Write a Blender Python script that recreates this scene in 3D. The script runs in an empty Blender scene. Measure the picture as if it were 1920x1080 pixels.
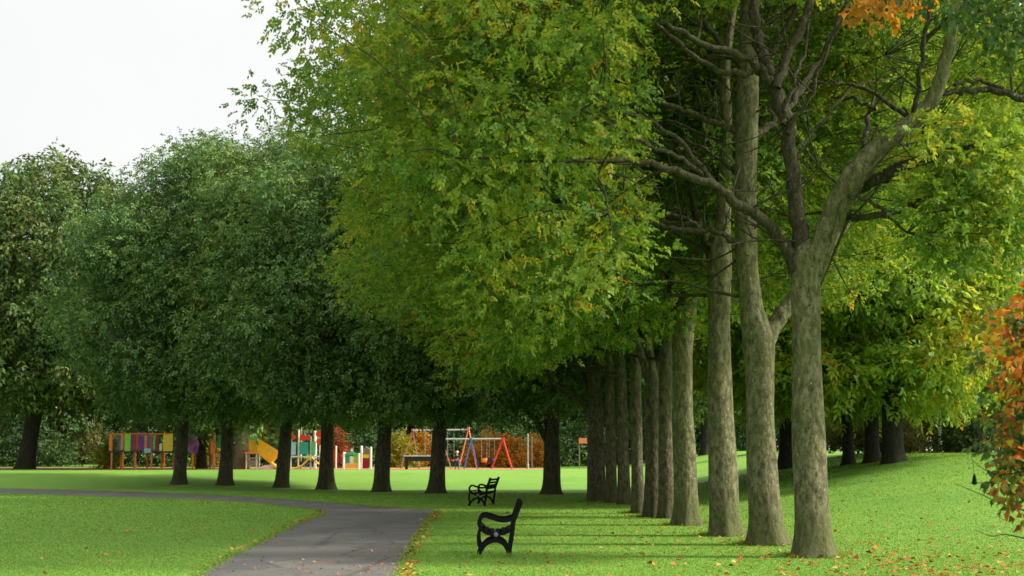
import bpy, bmesh, math, random
import numpy as np
from mathutils import Vector, Matrix

R = math.radians
SC = bpy.context.scene
COL = SC.collection
PI = math.pi

# ------------------------------------------------------------------ camera
FPX, EYE = 2800.0, 1.62
PITCH = math.atan(310.0 / FPX)
cam_d = bpy.data.cameras.new('camera')
cam = bpy.data.objects.new('camera', cam_d)
COL.objects.link(cam)
cam.location = (0, 0, EYE)
cam.rotation_euler = (PI / 2 + PITCH, 0, 0)
cam_d.sensor_width = 36
cam_d.lens = 36 * FPX / 1920
cam_d.clip_start, cam_d.clip_end = 0.1, 3000
cam_d.dof.use_dof = True
cam_d.dof.focus_distance = 27
cam_d.dof.aperture_fstop = 4.0
SC.camera = cam


def ray(px, py):
    cx, cy = (px - 960) / FPX, (540 - py) / FPX
    return cx, math.cos(PITCH) - cy * math.sin(PITCH), math.sin(PITCH) + cy * math.cos(PITCH)


def pw(px, py, Y):
    """the world point on the upright plane y = Y that the pixel looks at"""
    a, b, c = ray(px, py)
    t = Y / b
    return Vector((a * t, Y, EYE + c * t))


def sm(t):
    t = np.clip(t, 0, 1)
    return t * t * (3 - 2 * t)


def hz(x, y):
    """height of the ground"""
    x = np.asarray(x, float); y = np.asarray(y, float)
    right = 1.62 * sm((x - 3.6) / 12.5) * sm((y - 24) / 27)
    back = 0.66 * sm((y - 68) / 18) + 0.40 * sm((y - 104) / 22)
    return np.maximum(right, back) + 0.25 * np.minimum(right, back)


def gw(px, py):
    """where the pixel's ray meets the ground"""
    a, b, c = ray(px, py)
    y = 5.0
    while y < 400:
        t = y / b
        if EYE + c * t <= float(hz(a * t, y)):
            break
        y += 0.05
    t = y / b
    return Vector((a * t, y, float(hz(a * t, y))))


# ------------------------------------------------------------------ materials
def mat(name):
    m = bpy.data.materials.new(name)
    m.use_nodes = True
    nt = m.node_tree
    nt.nodes.clear()
    out = nt.nodes.new('ShaderNodeOutputMaterial')
    return m, nt, out


def N(nt, t, **kw):
    n = nt.nodes.new(t)
    for k, v in kw.items():
        if k in n.inputs:
            n.inputs[k].default_value = v
        else:
            setattr(n, k, v)
    return n


def ramp(nt, src, stops, interp='LINEAR'):
    r = nt.nodes.new('ShaderNodeValToRGB')
    r.color_ramp.interpolation = interp
    e = r.color_ramp.elements
    while len(e) < len(stops):
        e.new(0.5)
    for i, (p, c) in enumerate(stops):
        e[i].position = p
        e[i].color = (*c, 1)
    nt.links.new(src, r.inputs[0])
    return r.outputs[0]


def math_n(nt, op, a, b=None):
    n = nt.nodes.new('ShaderNodeMath')
    n.operation = op
    for i, v in enumerate((a, b)):
        if v is None:
            continue
        if isinstance(v, (int, float)):
            n.inputs[i].default_value = v
        else:
            nt.links.new(v, n.inputs[i])
    return n.outputs[0]


def mixc(nt, fac, a, b, blend='MIX'):
    n = nt.nodes.new('ShaderNodeMix')
    n.data_type = 'RGBA'
    n.blend_type = blend
    for s, v in ((n.inputs[0], fac), (n.inputs[6], a), (n.inputs[7], b)):
        if isinstance(v, (int, float)):
            s.default_value = v
        elif isinstance(v, tuple):
            s.default_value = (*v, 1)
        else:
            nt.links.new(v, s)
    return n.outputs[2]


def coord(nt, scale=(1, 1, 1), kind='Object'):
    tc = nt.nodes.new('ShaderNodeTexCoord')
    mp = nt.nodes.new('ShaderNodeMapping')
    mp.inputs['Scale'].default_value = scale
    nt.links.new(tc.outputs[kind], mp.inputs[0])
    return mp.outputs[0]


def noise(nt, vec, scale, detail=4, rough=0.55):
    n = N(nt, 'ShaderNodeTexNoise', Scale=scale, Detail=detail, Roughness=rough)
    nt.links.new(vec, n.inputs['Vector'])
    return n.outputs['Fac']


def leaf_mat(name, stops, clump=0.35, trans=0.4, gloss=0.012, freq=0.45, tint=1.25):
    m, nt, out = mat(name)
    at = N(nt, 'ShaderNodeAttribute', attribute_name='rnd')
    v = coord(nt)
    nz = noise(nt, v, freq, 3)
    oi = nt.nodes.new('ShaderNodeObjectInfo')
    f = math_n(nt, 'ADD', at.outputs['Fac'],
               math_n(nt, 'MULTIPLY', math_n(nt, 'SUBTRACT', nz, 0.5), clump * 3))
    f = math_n(nt, 'ADD', f, math_n(nt, 'MULTIPLY', math_n(nt, 'SUBTRACT', oi.outputs['Random'], 0.5), 0.16))
    c = ramp(nt, f, stops)
    d = N(nt, 'ShaderNodeBsdfDiffuse')
    t = N(nt, 'ShaderNodeBsdfTranslucent')
    g = N(nt, 'ShaderNodeBsdfGlossy', Roughness=0.6)
    g.inputs[0].default_value = (1, 1, 1, 1)
    nt.links.new(c, d.inputs[0])
    ct = mixc(nt, 1.0, c, (1.22 * tint, 1.08 * tint, 0.72), 'MULTIPLY')
    nt.links.new(ct, t.inputs[0])
    a = nt.nodes.new('ShaderNodeMixShader'); a.inputs[0].default_value = trans
    nt.links.new(d.outputs[0], a.inputs[1]); nt.links.new(t.outputs[0], a.inputs[2])
    b = nt.nodes.new('ShaderNodeMixShader'); b.inputs[0].default_value = gloss
    nt.links.new(a.outputs[0], b.inputs[1]); nt.links.new(g.outputs[0], b.inputs[2])
    nt.links.new(b.outputs[0], out.inputs[0])
    return m


def bark_mat(name, dark, mid, light, moss, vscale=1.0, moss_amt=0.5):
    m, nt, out = mat(name)
    v = coord(nt, (3.4 * vscale, 3.4 * vscale, 1.5 * vscale))
    v2 = coord(nt, (1, 1, 0.7))
    n1 = noise(nt, v, 3.4, 9, 0.72)
    n2 = noise(nt, v2, 1.5, 5, 0.6)
    n3 = noise(nt, coord(nt, (1, 1, 0.55)), 17.0, 6, 0.75)
    c = ramp(nt, n1, [(0.34, dark), (0.47, mid), (0.66, light)])
    fm = ramp(nt, n2, [(0.42, (0, 0, 0)), (0.64, (moss_amt,) * 3)])
    c = mixc(nt, fm, c, moss)
    # pale lichen flecks and dark scars of the bark itself
    vo = N(nt, 'ShaderNodeTexVoronoi', Scale=11.0)
    nt.links.new(v2, vo.inputs['Vector'])
    fl = ramp(nt, vo.outputs['Distance'], [(0.10, (0.75,) * 3), (0.2, (0, 0, 0))])
    fl2 = mixc(nt, 1.0, fl, ramp(nt, n3, [(0.5, (0, 0, 0)), (0.6, (1, 1, 1))]), 'MULTIPLY')
    c = mixc(nt, fl2, c, (0.42, 0.42, 0.33))
    sc = ramp(nt, n3, [(0.36, (0.85,) * 3), (0.46, (0, 0, 0))])
    c = mixc(nt, sc, c, dark)
    # moss creeping up from the root collar
    sx = N(nt, 'ShaderNodeSeparateXYZ'); nt.links.new(coord(nt), sx.inputs[0])
    mz = math_n(nt, 'ADD', sx.outputs['Z'], math_n(nt, 'MULTIPLY', n1, -1.1))
    mk = mixc(nt, 1.0, ramp(nt, mz, [(0.0, (0.7,) * 3), (0.3, (0, 0, 0))]), ramp(nt, n3, [(0.42, (0.15,) * 3), (0.56, (1, 1, 1))]), 'MULTIPLY')
    c = mixc(nt, mk, c, tuple(0.8 * q for q in moss))
    p = N(nt, 'ShaderNodeBsdfPrincipled', Roughness=0.9)
    p.inputs['Specular IOR Level'].default_value = 0.2
    nt.links.new(c, p.inputs['Base Color'])
    bp = N(nt, 'ShaderNodeBump', Strength=1.0, Distance=0.05)
    hsum = math_n(nt, 'ADD', n1, math_n(nt, 'MULTIPLY', n3, 0.6))
    nt.links.new(hsum, bp.inputs['Height'])
    nt.links.new(bp.outputs[0], p.inputs['Normal'])
    nt.links.new(p.outputs[0], out.inputs[0])
    return m


def paint(name, c, rough=0.45, metal=0.0, wear=0.25, scale=6.0):
    m, nt, out = mat(name)
    n = noise(nt, coord(nt), scale, 5, 0.6)
    dk = tuple(x * (1 - wear) for x in c)
    cc = ramp(nt, n, [(0.35, dk), (0.6, c)])
    p = N(nt, 'ShaderNodeBsdfPrincipled', Roughness=rough, Metallic=metal)
    p.inputs['Specular IOR Level'].default_value = 0.1 if max(c) < .02 else .35
    nt.links.new(cc, p.inputs['Base Color'])
    nt.links.new(p.outputs[0], out.inputs[0])
    return m


M = {}
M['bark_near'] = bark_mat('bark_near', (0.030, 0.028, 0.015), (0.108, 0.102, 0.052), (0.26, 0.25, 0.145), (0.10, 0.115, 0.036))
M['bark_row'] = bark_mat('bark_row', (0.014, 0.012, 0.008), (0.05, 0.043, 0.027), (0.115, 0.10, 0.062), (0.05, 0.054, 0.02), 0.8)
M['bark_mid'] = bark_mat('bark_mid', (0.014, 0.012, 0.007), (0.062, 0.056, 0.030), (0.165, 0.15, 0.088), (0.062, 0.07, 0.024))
M['bark_limb'] = bark_mat('bark_limb', (0.012, 0.010, 0.006), (0.042, 0.037, 0.020), (0.115, 0.103, 0.062), (0.05, 0.055, 0.018), 1.6)  # wet, algae-dark bark, with the crown's shade also put into the colour
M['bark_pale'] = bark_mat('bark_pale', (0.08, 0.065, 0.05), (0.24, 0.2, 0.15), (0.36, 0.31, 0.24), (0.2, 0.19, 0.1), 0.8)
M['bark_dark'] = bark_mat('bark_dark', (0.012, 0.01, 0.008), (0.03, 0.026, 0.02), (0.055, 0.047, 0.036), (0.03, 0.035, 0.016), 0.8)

M['leaf_avenue'] = leaf_mat('leaf_avenue', [(0.0, (0.038, 0.105, 0.024)), (0.25, (0.080, 0.180, 0.028)), (0.52, (0.155, 0.265, 0.032)),
                                            (0.78, (0.28, 0.335, 0.034)), (0.94, (0.42, 0.36, 0.034)), (1.0, (0.42, 0.20, 0.028))], trans=0.45, clump=0.40, freq=0.9, tint=1.15)
M['leaf_dark'] = leaf_mat('leaf_dark', [(0.0, (0.034, 0.088, 0.032)), (0.4, (0.084, 0.168, 0.050)), (0.75, (0.160, 0.25, 0.062)),
                                        (0.97, (0.22, 0.28, 0.065)), (1.0, (0.22, 0.15, 0.02))], clump=0.3, trans=0.25, tint=1.0)
M['leaf_olive'] = leaf_mat('leaf_olive', [(0.0, (0.024, 0.060, 0.018)), (0.4, (0.06, 0.115, 0.030)), (0.75, (0.125, 0.175, 0.045)),
                                          (1.0, (0.17, 0.14, 0.03))], clump=0.35, trans=0.25, tint=1.0)
M['leaf_bright'] = leaf_mat('leaf_bright', [(0.0, (0.07, 0.170, 0.040)), (0.35, (0.18, 0.31, 0.055)), (0.58, (0.30, 0.41, 0.065)),
                                            (0.80, (0.44, 0.43, 0.05)), (1.0, (0.33, 0.17, 0.02))], clump=0.42, trans=0.48)
M['leaf_wood'] = leaf_mat('leaf_wood', [(0.0, (0.018, 0.048, 0.016)), (0.45, (0.045, 0.098, 0.030)), (0.85, (0.10, 0.165, 0.042)),
                                        (1.0, (0.10, 0.11, 0.02))], clump=0.35, trans=0.2, tint=1.0)
M['leaf_red'] = leaf_mat('leaf_red', [(0.0, (0.03, 0.065, 0.016)), (0.32, (0.07, 0.12, 0.02)), (0.44, (0.24, 0.26, 0.03)), (0.54, (0.14, 0.05, 0.018)), (0.66, (0.36, 0.09, 0.02)),
                                      (0.82, (0.48, 0.18, 0.025)), (1.0, (0.42, 0.36, 0.04))], clump=0.4, trans=0.35, freq=1.2)
M['leaf_orange'] = leaf_mat('leaf_orange', [(0.0, (0.16, 0.09, 0.012)), (0.4, (0.34, 0.14, 0.015)), (0.75, (0.48, 0.19, 0.018)), (1.0, (0.40, 0.28, 0.03))],
                            clump=0.25, trans=0.3, freq=1.0)
M['leaf_crimson'] = leaf_mat('leaf_crimson', [(0.0, (0.06, 0.05, 0.02)), (0.5, (0.30, 0.07, 0.03)), (1.0, (0.40, 0.14, 0.04))], clump=0.2, trans=0.3)
M['leaf_yellow'] = leaf_mat('leaf_yellow', [(0.0, (0.07, 0.10, 0.012)), (0.5, (0.22, 0.21, 0.02)), (1.0, (0.42, 0.31, 0.03))], clump=0.3, trans=0.3)
M['leaf_tan'] = leaf_mat('leaf_tan', [(0.0, (0.045, 0.065, 0.02)), (0.5, (0.14, 0.15, 0.045)), (1.0, (0.28, 0.24, 0.08))], clump=0.3, trans=0.25)
M['litter'] = leaf_mat('litter', [(0.0, (0.10, 0.05, 0.02)), (0.3, (0.26, 0.10, 0.03)), (0.65, (0.42, 0.15, 0.03)), (1.0, (0.45, 0.33, 0.10))],
                       clump=0.05, trans=0.1)

M['iron'] = paint('black_iron', (0.006, 0.006, 0.007), 0.75, 0.0, 0.4)
M['slat'] = paint('black_slat', (0.008, 0.0075, 0.007), 0.75, 0.0, 0.4)
M['stud'] = paint('worn_iron', (0.16, 0.16, 0.16), 0.5, 0.2)
for k, c in dict(orange=(0.85, 0.23, 0.03), red=(0.62, 0.045, 0.03), lime=(0.27, 0.58, 0.07), purple=(0.17, 0.04, 0.24), violet=(0.30, 0.09, 0.36),
                 plum=(0.22, 0.035, 0.10), slate=(0.10, 0.12, 0.24), sky=(0.32, 0.52, 0.70), yellow=(0.75, 0.48, 0.06), amber=(0.78, 0.38, 0.02),
                 cream=(0.72, 0.68, 0.55), teal=(0.03, 0.30, 0.28), green=(0.08, 0.42, 0.20), blue=(0.05, 0.16, 0.46), grey=(0.35, 0.38, 0.38),
                 dark=(0.02, 0.022, 0.03), white=(0.75, 0.75, 0.72), maroon=(0.25, 0.012, 0.012), wood=(0.20, 0.15, 0.10), palegreen=(0.26, 0.36, 0.29),
                 stone=(0.60, 0.57, 0.52), tile=(0.34, 0.15, 0.10), glass=(0.03, 0.04, 0.05), salmon=(0.74, 0.22, 0.13)).items():
    M[k] = paint('paint_' + k, c, 0.5, 0, 0.15)


def grass_mat():
    m, nt, out = mat('lawn_grass')
    v = coord(nt)
    big = noise(nt, v, 0.16, 4)
    mid = noise(nt, v, 1.1, 5, 0.65)
    fine = noise(nt, v, 34, 6, 0.75)
    c = ramp(nt, mid, [(0.25, (0.108, 0.235, 0.036)), (0.5, (0.148, 0.290, 0.044)), (0.75, (0.210, 0.340, 0.056))])
    c2 = ramp(nt, big, [(0.35, (0.090, 0.238, 0.044)), (0.65, (0.200, 0.320, 0.048))])
    c = mixc(nt, 0.45, c, c2)
    c = mixc(nt, ramp(nt, fine, [(0.3, (0.55,) * 3), (0.52, (0, 0, 0))]), c, (0.075, 0.19, 0.018))
    st = noise(nt, coord(nt, (0.35, 2.4, 1)), 0.8, 4, 0.6)     # faint mowing streaks
    c = mixc(nt, ramp(nt, st, [(0.4, (0, 0, 0)), (0.75, (0.5,) * 3)]), c, (0.15, 0.29, 0.035))
    p = N(nt, 'ShaderNodeBsdfPrincipled', Roughness=0.85)
    p.inputs['Specular IOR Level'].default_value = 0.15
    nt.links.new(c, p.inputs['Base Color'])
    bp = N(nt, 'ShaderNodeBump', Strength=0.7, Distance=0.05)
    nt.links.new(math_n(nt, 'ADD', fine, math_n(nt, 'MULTIPLY', mid, 1.5)), bp.inputs['Height'])
    nt.links.new(bp.outputs[0], p.inputs['Normal'])
    nt.links.new(p.outputs[0], out.inputs[0])
    return m


def path_mat():
    m, nt, out = mat('tarmac')
    v = coord(nt)
    big = noise(nt, v, 0.45, 4)
    fine = noise(nt, v, 60, 4, 0.8)
    patch = noise(nt, coord(nt, (1.0, 0.35, 1)), 1.1, 3)
    c = ramp(nt, big, [(0.3, (0.070, 0.067, 0.061)), (0.7, (0.128, 0.120, 0.102))])
    c = mixc(nt, ramp(nt, patch, [(0.52, (0, 0, 0)), (0.58, (0.8,) * 3)]), c, (0.062, 0.060, 0.060))
    c = mixc(nt, ramp(nt, fine, [(0.38, (0.75,) * 3), (0.55, (0, 0, 0))]), c, (0.04, 0.04, 0.04))
    c = mixc(nt, ramp(nt, noise(nt, v, 24, 3, 0.8), [(0.6, (0, 0, 0)), (0.7, (0.6,) * 3)]), c, (0.24, 0.22, 0.19))
    vo = N(nt, 'ShaderNodeTexVoronoi', Scale=0.5)
    vo.feature = 'DISTANCE_TO_EDGE'
    nt.links.new(v, vo.inputs['Vector'])
    c = mixc(nt, ramp(nt, vo.outputs['Distance'], [(0.0, (0.8,) * 3), (0.03, (0, 0, 0))]), c, (0.03, 0.028, 0.025))
    p = N(nt, 'ShaderNodeBsdfPrincipled', Roughness=0.75)
    nt.links.new(c, p.inputs['Base Color'])
    bp = N(nt, 'ShaderNodeBump', Strength=0.4, Distance=0.01)
    nt.links.new(fine, bp.inputs['Height'])
    nt.links.new(bp.outputs[0], p.inputs['Normal'])
    nt.links.new(p.outputs[0], out.inputs[0])
    return m


def surf_mat():
    m, nt, out = mat('rubber_surface')
    v = coord(nt)
    a = noise(nt, v, 0.22, 3)
    c = ramp(nt, a, [(0.35, (0.30, 0.17, 0.13)), (0.5, (0.34, 0.15, 0.10)), (0.62, (0.46, 0.13, 0.05))])
    p = N(nt, 'ShaderNodeBsdfPrincipled', Roughness=0.85)
    nt.links.new(c, p.inputs['Base Color'])
    nt.links.new(p.outputs[0], out.inputs[0])
    return m


M['grass'], M['path'], M['rubber'] = grass_mat(), path_mat(), surf_mat()
M['blade'] = leaf_mat('grass_blade', [(0.0, (0.105, 0.230, 0.034)), (0.5, (0.150, 0.295, 0.045)), (0.85, (0.205, 0.335, 0.055)), (1.0, (0.29, 0.35, 0.08))],
                      clump=0.2, trans=0.3, gloss=0.0, freq=0.35, tint=1.0)


# ------------------------------------------------------------------ object helpers
def link(o, parent=None):
    COL.objects.link(o)
    if parent is not None:
        o.parent = parent
    return o


def tag(o, label=None, cat=None, group=None, kind=None):
    if label: o['label'] = label
    if cat: o['category'] = cat
    if group: o['group'] = group
    if kind: o['kind'] = kind
    return o


def empty(name, loc, label, cat, group=None, rz=0.0):
    o = link(bpy.data.objects.new(name, None))
    o.location = loc
    o.rotation_euler = (0, 0, rz)
    o.empty_display_size = 0.3
    return tag(o, label, cat, group)


def np_mesh(name, V, F, mats, parent=None, rnd=None, smooth=False, loc=None, mi=None):
    """V (n,3), F (m,k) with a fixed k, or a list of such arrays"""
    me = bpy.data.meshes.new(name)
    Fs = F if isinstance(F, list) else [F]
    Fs = [np.asarray(f, np.int32) for f in Fs if len(f)]
    nl = sum(f.size for f in Fs); nf = sum(len(f) for f in Fs)
    me.vertices.add(len(V)); me.vertices.foreach_set('co', np.ascontiguousarray(V, np.float32).ravel())
    me.loops.add(nl); me.loops.foreach_set('vertex_index', np.concatenate([f.ravel() for f in Fs]))
    me.polygons.add(nf)
    tot = np.concatenate([np.full(len(f), f.shape[1], np.int32) for f in Fs])
    st = np.concatenate([[0], np.cumsum(tot)[:-1]]).astype(np.int32)
    me.polygons.foreach_set('loop_start', st)
    me.polygons.foreach_set('loop_total', tot)
    if smooth:
        me.polygons.foreach_set('use_smooth', np.ones(nf, bool))
    if mi is not None:
        me.polygons.foreach_set('material_index', np.asarray(mi, np.int32))
    if rnd is not None:
        a = me.attributes.new('rnd', 'FLOAT', 'FACE')
        a.data.foreach_set('value', np.asarray(rnd, np.float32))
    for m in (mats if isinstance(mats, (list, tuple)) else [mats]):
        me.materials.append(m)
    me.update(calc_edges=True)
    me.validate()
    o = link(bpy.data.objects.new(name, me), parent)
    if loc is not None:
        o.location = loc
    return o


class MB:
    """collects simple shaped solids into one mesh"""
    def __init__(s):
        s.V, s.F = [], []

    def add(s, vs, fs):
        b = len(s.V)
        s.V += [tuple(v) for v in vs]
        s.F += [tuple(i + b for i in f) for f in fs]
        return s

    def box(s, c, d, rot=None, ch=0.0):
        """chamfered box: centre, full size"""
        hx, hy, hz_ = d[0] / 2, d[1] / 2, d[2] / 2
        ch = min(ch, hx * .8, hy * .8)
        if ch > 0:
            ring = [(-hx + ch, -hy), (hx - ch, -hy), (hx, -hy + ch), (hx, hy - ch), (hx - ch, hy), (-hx + ch, hy), (-hx, hy - ch), (-hx, -hy + ch)]
        else:
            ring = [(-hx, -hy), (hx, -hy), (hx, hy), (-hx, hy)]
        n = len(ring)
        vs = [Vector((x, y, -hz_)) for x, y in ring] + [Vector((x, y, hz_)) for x, y in ring]
        if rot is not None:
            vs = [rot @ v for v in vs]
        vs = [v + Vector(c) for v in vs]
        fs = [tuple(range(n))[::-1], tuple(range(n, 2 * n))] + [(i, (i + 1) % n, n + (i + 1) % n, n + i) for i in range(n)]
        return s.add(vs, fs)

    def tube(s, pts, r, n=8, cap=True):
        pts = [Vector(p) for p in pts]
        rs = r if isinstance(r, (list, tuple)) else [r] * len(pts)
        vs, fs = [], []
        up = Vector((0, 0, 1))
        for i, p in enumerate(pts):
            t = (pts[min(i + 1, len(pts) - 1)] - pts[max(i - 1, 0)]).normalized()
            a = t.cross(up)
            if a.length < 0.05: a = t.cross(Vector((0, 1, 0)))
            a.normalize(); b = a.cross(t)
            for k in range(n):
                w = 2 * PI * k / n
                vs.append(p + (a * math.cos(w) + b * math.sin(w)) * rs[i])
        for i in range(len(pts) - 1):
            for k in range(n):
                fs.append((i * n + k, i * n + (k + 1) % n, (i + 1) * n + (k + 1) % n, (i + 1) * n + k))
        if cap:
            fs.append(tuple(range(n))[::-1]); fs.append(tuple((len(pts) - 1) * n + k for k in range(n)))
        return s.add(vs, fs)

    def band(s, path, w, th, plane='xz', y0=0.0):
        """flat bar that follows a path in the x-z plane: width w in that plane, thickness th along y"""
        P = catmull([Vector((p[0], 0, p[1])) for p in path], 4)
        ws = w if isinstance(w, (list, tuple)) else [w, w]
        n = len(P)
        vs, fs = [], []
        for i, p in enumerate(P):
            t = (P[min(i + 1, n - 1)] - P[max(i - 1, 0)]).normalized()
            nn = Vector((-t.z, 0, t.x))
            ww = ws[0] + (ws[-1] - ws[0]) * i / (n - 1)
            for sx, sy in ((-.5, -.5), (-.5, .5), (.5, .5), (.5, -.5)):
                vs.append(p + nn * ww * sx + Vector((0, y0 + th * sy, 0)))
        for i in range(n - 1):
            for k in range(4):
                fs.append((i * 4 + k, i * 4 + (k + 1) % 4, (i + 1) * 4 + (k + 1) % 4, (i + 1) * 4 + k))
        fs.append((3, 2, 1, 0)); fs.append(tuple((n - 1) * 4 + k for k in range(4)))
        return s.add(vs, fs)

    def prism(s, outline, y0, y1):
        """outline in the x-z plane pushed along y"""
        n = len(outline)
        vs = [(x, y0, z) for x, z in outline] + [(x, y1, z) for x, z in outline]
        fs = [tuple(range(n)), tuple(range(n, 2 * n))[::-1]] + [(i, n + i, n + (i + 1) % n, (i + 1) % n) for i in range(n)]
        return s.add(vs, fs)

    def lathe(s, prof, c=(0, 0, 0), n=16):
        vs, fs = [], []
        for r, z in prof:
            for k in range(n):
                w = 2 * PI * k / n
                vs.append((c[0] + r * math.cos(w), c[1] + r * math.sin(w), c[2] + z))
        for i in range(len(prof) - 1):
            for k in range(n):
                fs.append((i * n + k, i * n + (k + 1) % n, (i + 1) * n + (k + 1) % n, (i + 1) * n + k))
        fs.append(tuple(range(n))[::-1]); fs.append(tuple((len(prof) - 1) * n + k for k in range(n)))
        return s.add(vs, fs)

    def build(s, name, m, parent=None, smooth=False, label=None):
        me = bpy.data.meshes.new(name)
        me.from_pydata([tuple(v) for v in s.V], [], s.F)
        bm = bmesh.new(); bm.from_mesh(me)
        bmesh.ops.recalc_face_normals(bm, faces=bm.faces)
        bm.to_mesh(me); bm.free()
        if smooth:
            me.polygons.foreach_set('use_smooth', [True] * len(me.polygons))
        me.materials.append(m)
        o = link(bpy.data.objects.new(name, me), parent)
        if label: o['label'] = label
        return o


def catmull(P, k=5):
    P = [Vector(p) for p in P]
    if len(P) < 3:
        return P
    Q = [P[0] * 2 - P[1]] + P + [P[-1] * 2 - P[-2]]
    out = []
    for i in range(1, len(Q) - 2):
        a, b, c, d = Q[i - 1], Q[i], Q[i + 1], Q[i + 2]
        for j in range(k):
            t = j / k
            out.append(0.5 * ((2 * b) + (c - a) * t + (2 * a - 5 * b + 4 * c - d) * t * t + (3 * b - a - 3 * c + d) * t ** 3))
    out.append(P[-1])
    return out


def dup(root, loc, rz=None, label=None, group=None, scale=None):
    r = root.copy(); COL.objects.link(r)
    r.location = loc
    if rz is not None: r.rotation_euler = (0, 0, rz)
    if scale is not None: r.scale = scale
    if label: r['label'] = label
    if group: r['group'] = group
    for ch in root.children:
        c = ch.copy(); COL.objects.link(c); c.parent = r
        for g in ch.children:
            d = g.copy(); COL.objects.link(d); d.parent = c
    return r


# ------------------------------------------------------------------ trees
def ring_tube(P, Rr, n, V, F, base, lump=0.0, rng=None, flare=None):
    """tapered tube through P (list of 3-vectors) with radii Rr, appended to V, F"""
    P = np.asarray(P, float); m = len(P)
    T = np.gradient(P, axis=0)
    T /= np.linalg.norm(T, axis=1)[:, None] + 1e-9
    ref = np.array([0.0, 1.0, 0.0]) if abs(T[0][1]) < 0.8 else np.array([1.0, 0, 0])
    w = np.arange(n) * 2 * PI / n
    if lump:
        ph = rng.random(4) * 6.28
    rows = []
    for i in range(m):
        a = np.cross(T[i], ref); a /= np.linalg.norm(a) + 1e-9
        b = np.cross(T[i], a)
        r = np.full(n, Rr[i])
        if lump:
            z = P[i][2]
            r = r * (1 + lump * (0.5 * np.sin(2 * w + ph[0] + z * 0.5) + 0.35 * np.sin(3 * w + ph[1] - z * 0.9) + 0.3 * np.sin(5 * w + ph[2] + z * 1.7))
                     + lump * 0.4 * math.sin(z * 3.1 + ph[3]))
            if flare:
                f = math.exp(-max(z - flare[0], 0) / 0.22)
                f2 = math.exp(-max(z - flare[0], 0) / 0.55)
                lobe = np.abs(np.sin(2.5 * w + ph[1])) ** 3 + 0.5 * np.abs(np.sin(2 * w + ph[2])) ** 4
                r = r * (1 + f * flare[1] * (0.30 + 1.0 * lobe) + f2 * 0.10 * (lobe - 0.4))
        rows.append(P[i][None] + r[:, None] * (np.cos(w)[:, None] * a[None] + np.sin(w)[:, None] * b[None]))
    V.append(np.concatenate(rows))
    idx = np.arange(m * n).reshape(m, n) + base
    q = np.stack([idx[:-1], np.roll(idx[:-1], -1, 1), np.roll(idx[1:], -1, 1), idx[1:]], -1).reshape(-1, 4)
    F.append(q)
    return base + m * n


class Wood:
    """the wood of one tree: a skeleton of tapered limbs that the leaf clumps hang from"""
    def __init__(s, seed):
        s.rng = np.random.default_rng(seed)
        s.V, s.F, s.n = [], [], 0
        s.P = np.zeros((0, 3)); s.Rd = np.zeros(0)

    def limb(s, pts, rad, sides=8, k=4, lump=0.0, flare=None, skel=True, wob=0.0):
        Q = catmull([Vector(p) for p in pts], k)
        t = np.linspace(0, len(rad) - 1, len(Q))
        rr = np.interp(t, np.arange(len(rad)), rad)
        A = np.array([tuple(q) for q in Q])
        if wob:
            A[1:-1] += s.rng.normal(0, wob, A[1:-1].shape)
        s.n = ring_tube(A, rr, sides, s.V, s.F, s.n, lump, s.rng, flare)
        if skel:
            s.P = np.concatenate([s.P, A]); s.Rd = np.concatenate([s.Rd, rr])

    def reach(s, c, r1=0.008, up=0.5, rmin=0.012, kr=0.010, sides=5):
        """grow a branch from the skeleton out to c"""
        c = np.asarray(c, float)
        d = np.linalg.norm(s.P - c, axis=1)
        cost = d + np.maximum(0, s.P[:, 2] - c[2] + 0.1) * 1.2 + np.where(s.Rd < rmin, 50, 0)
        i = int(np.argmin(cost))
        a = s.P[i]; L = d[i]
        if L < 0.25:
            return
        r0 = min(0.7 * s.Rd[i], 0.012 + kr * L)
        side = s.rng.normal(0, 0.09 * L, 3)
        m1 = a + (c - a) * 0.34 + np.array([0, 0, 0.10 * L * up]) + side
        m2 = a + (c - a) * 0.70 + np.array([0, 0, 0.12 * L * up]) + side * 0.4 + s.rng.normal(0, 0.04 * L, 3)
        s.limb([a, m1, m2, c], [r0, (r0 * .75 + r1 * .25), (r0 * .4 + r1 * .6), r1], sides, 3)

    def split(s):
        s.cut = len(s.V)

    def build(s, name, m, parent):
        return np_mesh(name, np.concatenate(s.V), np.concatenate(s.F), m, parent, smooth=True)

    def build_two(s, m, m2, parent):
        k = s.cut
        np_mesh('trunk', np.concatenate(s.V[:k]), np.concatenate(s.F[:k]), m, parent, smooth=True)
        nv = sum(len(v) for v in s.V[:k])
        np_mesh('limbs', np.concatenate(s.V[k:]), np.concatenate(s.F[k:]) - nv, m2, parent, smooth=True)


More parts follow.
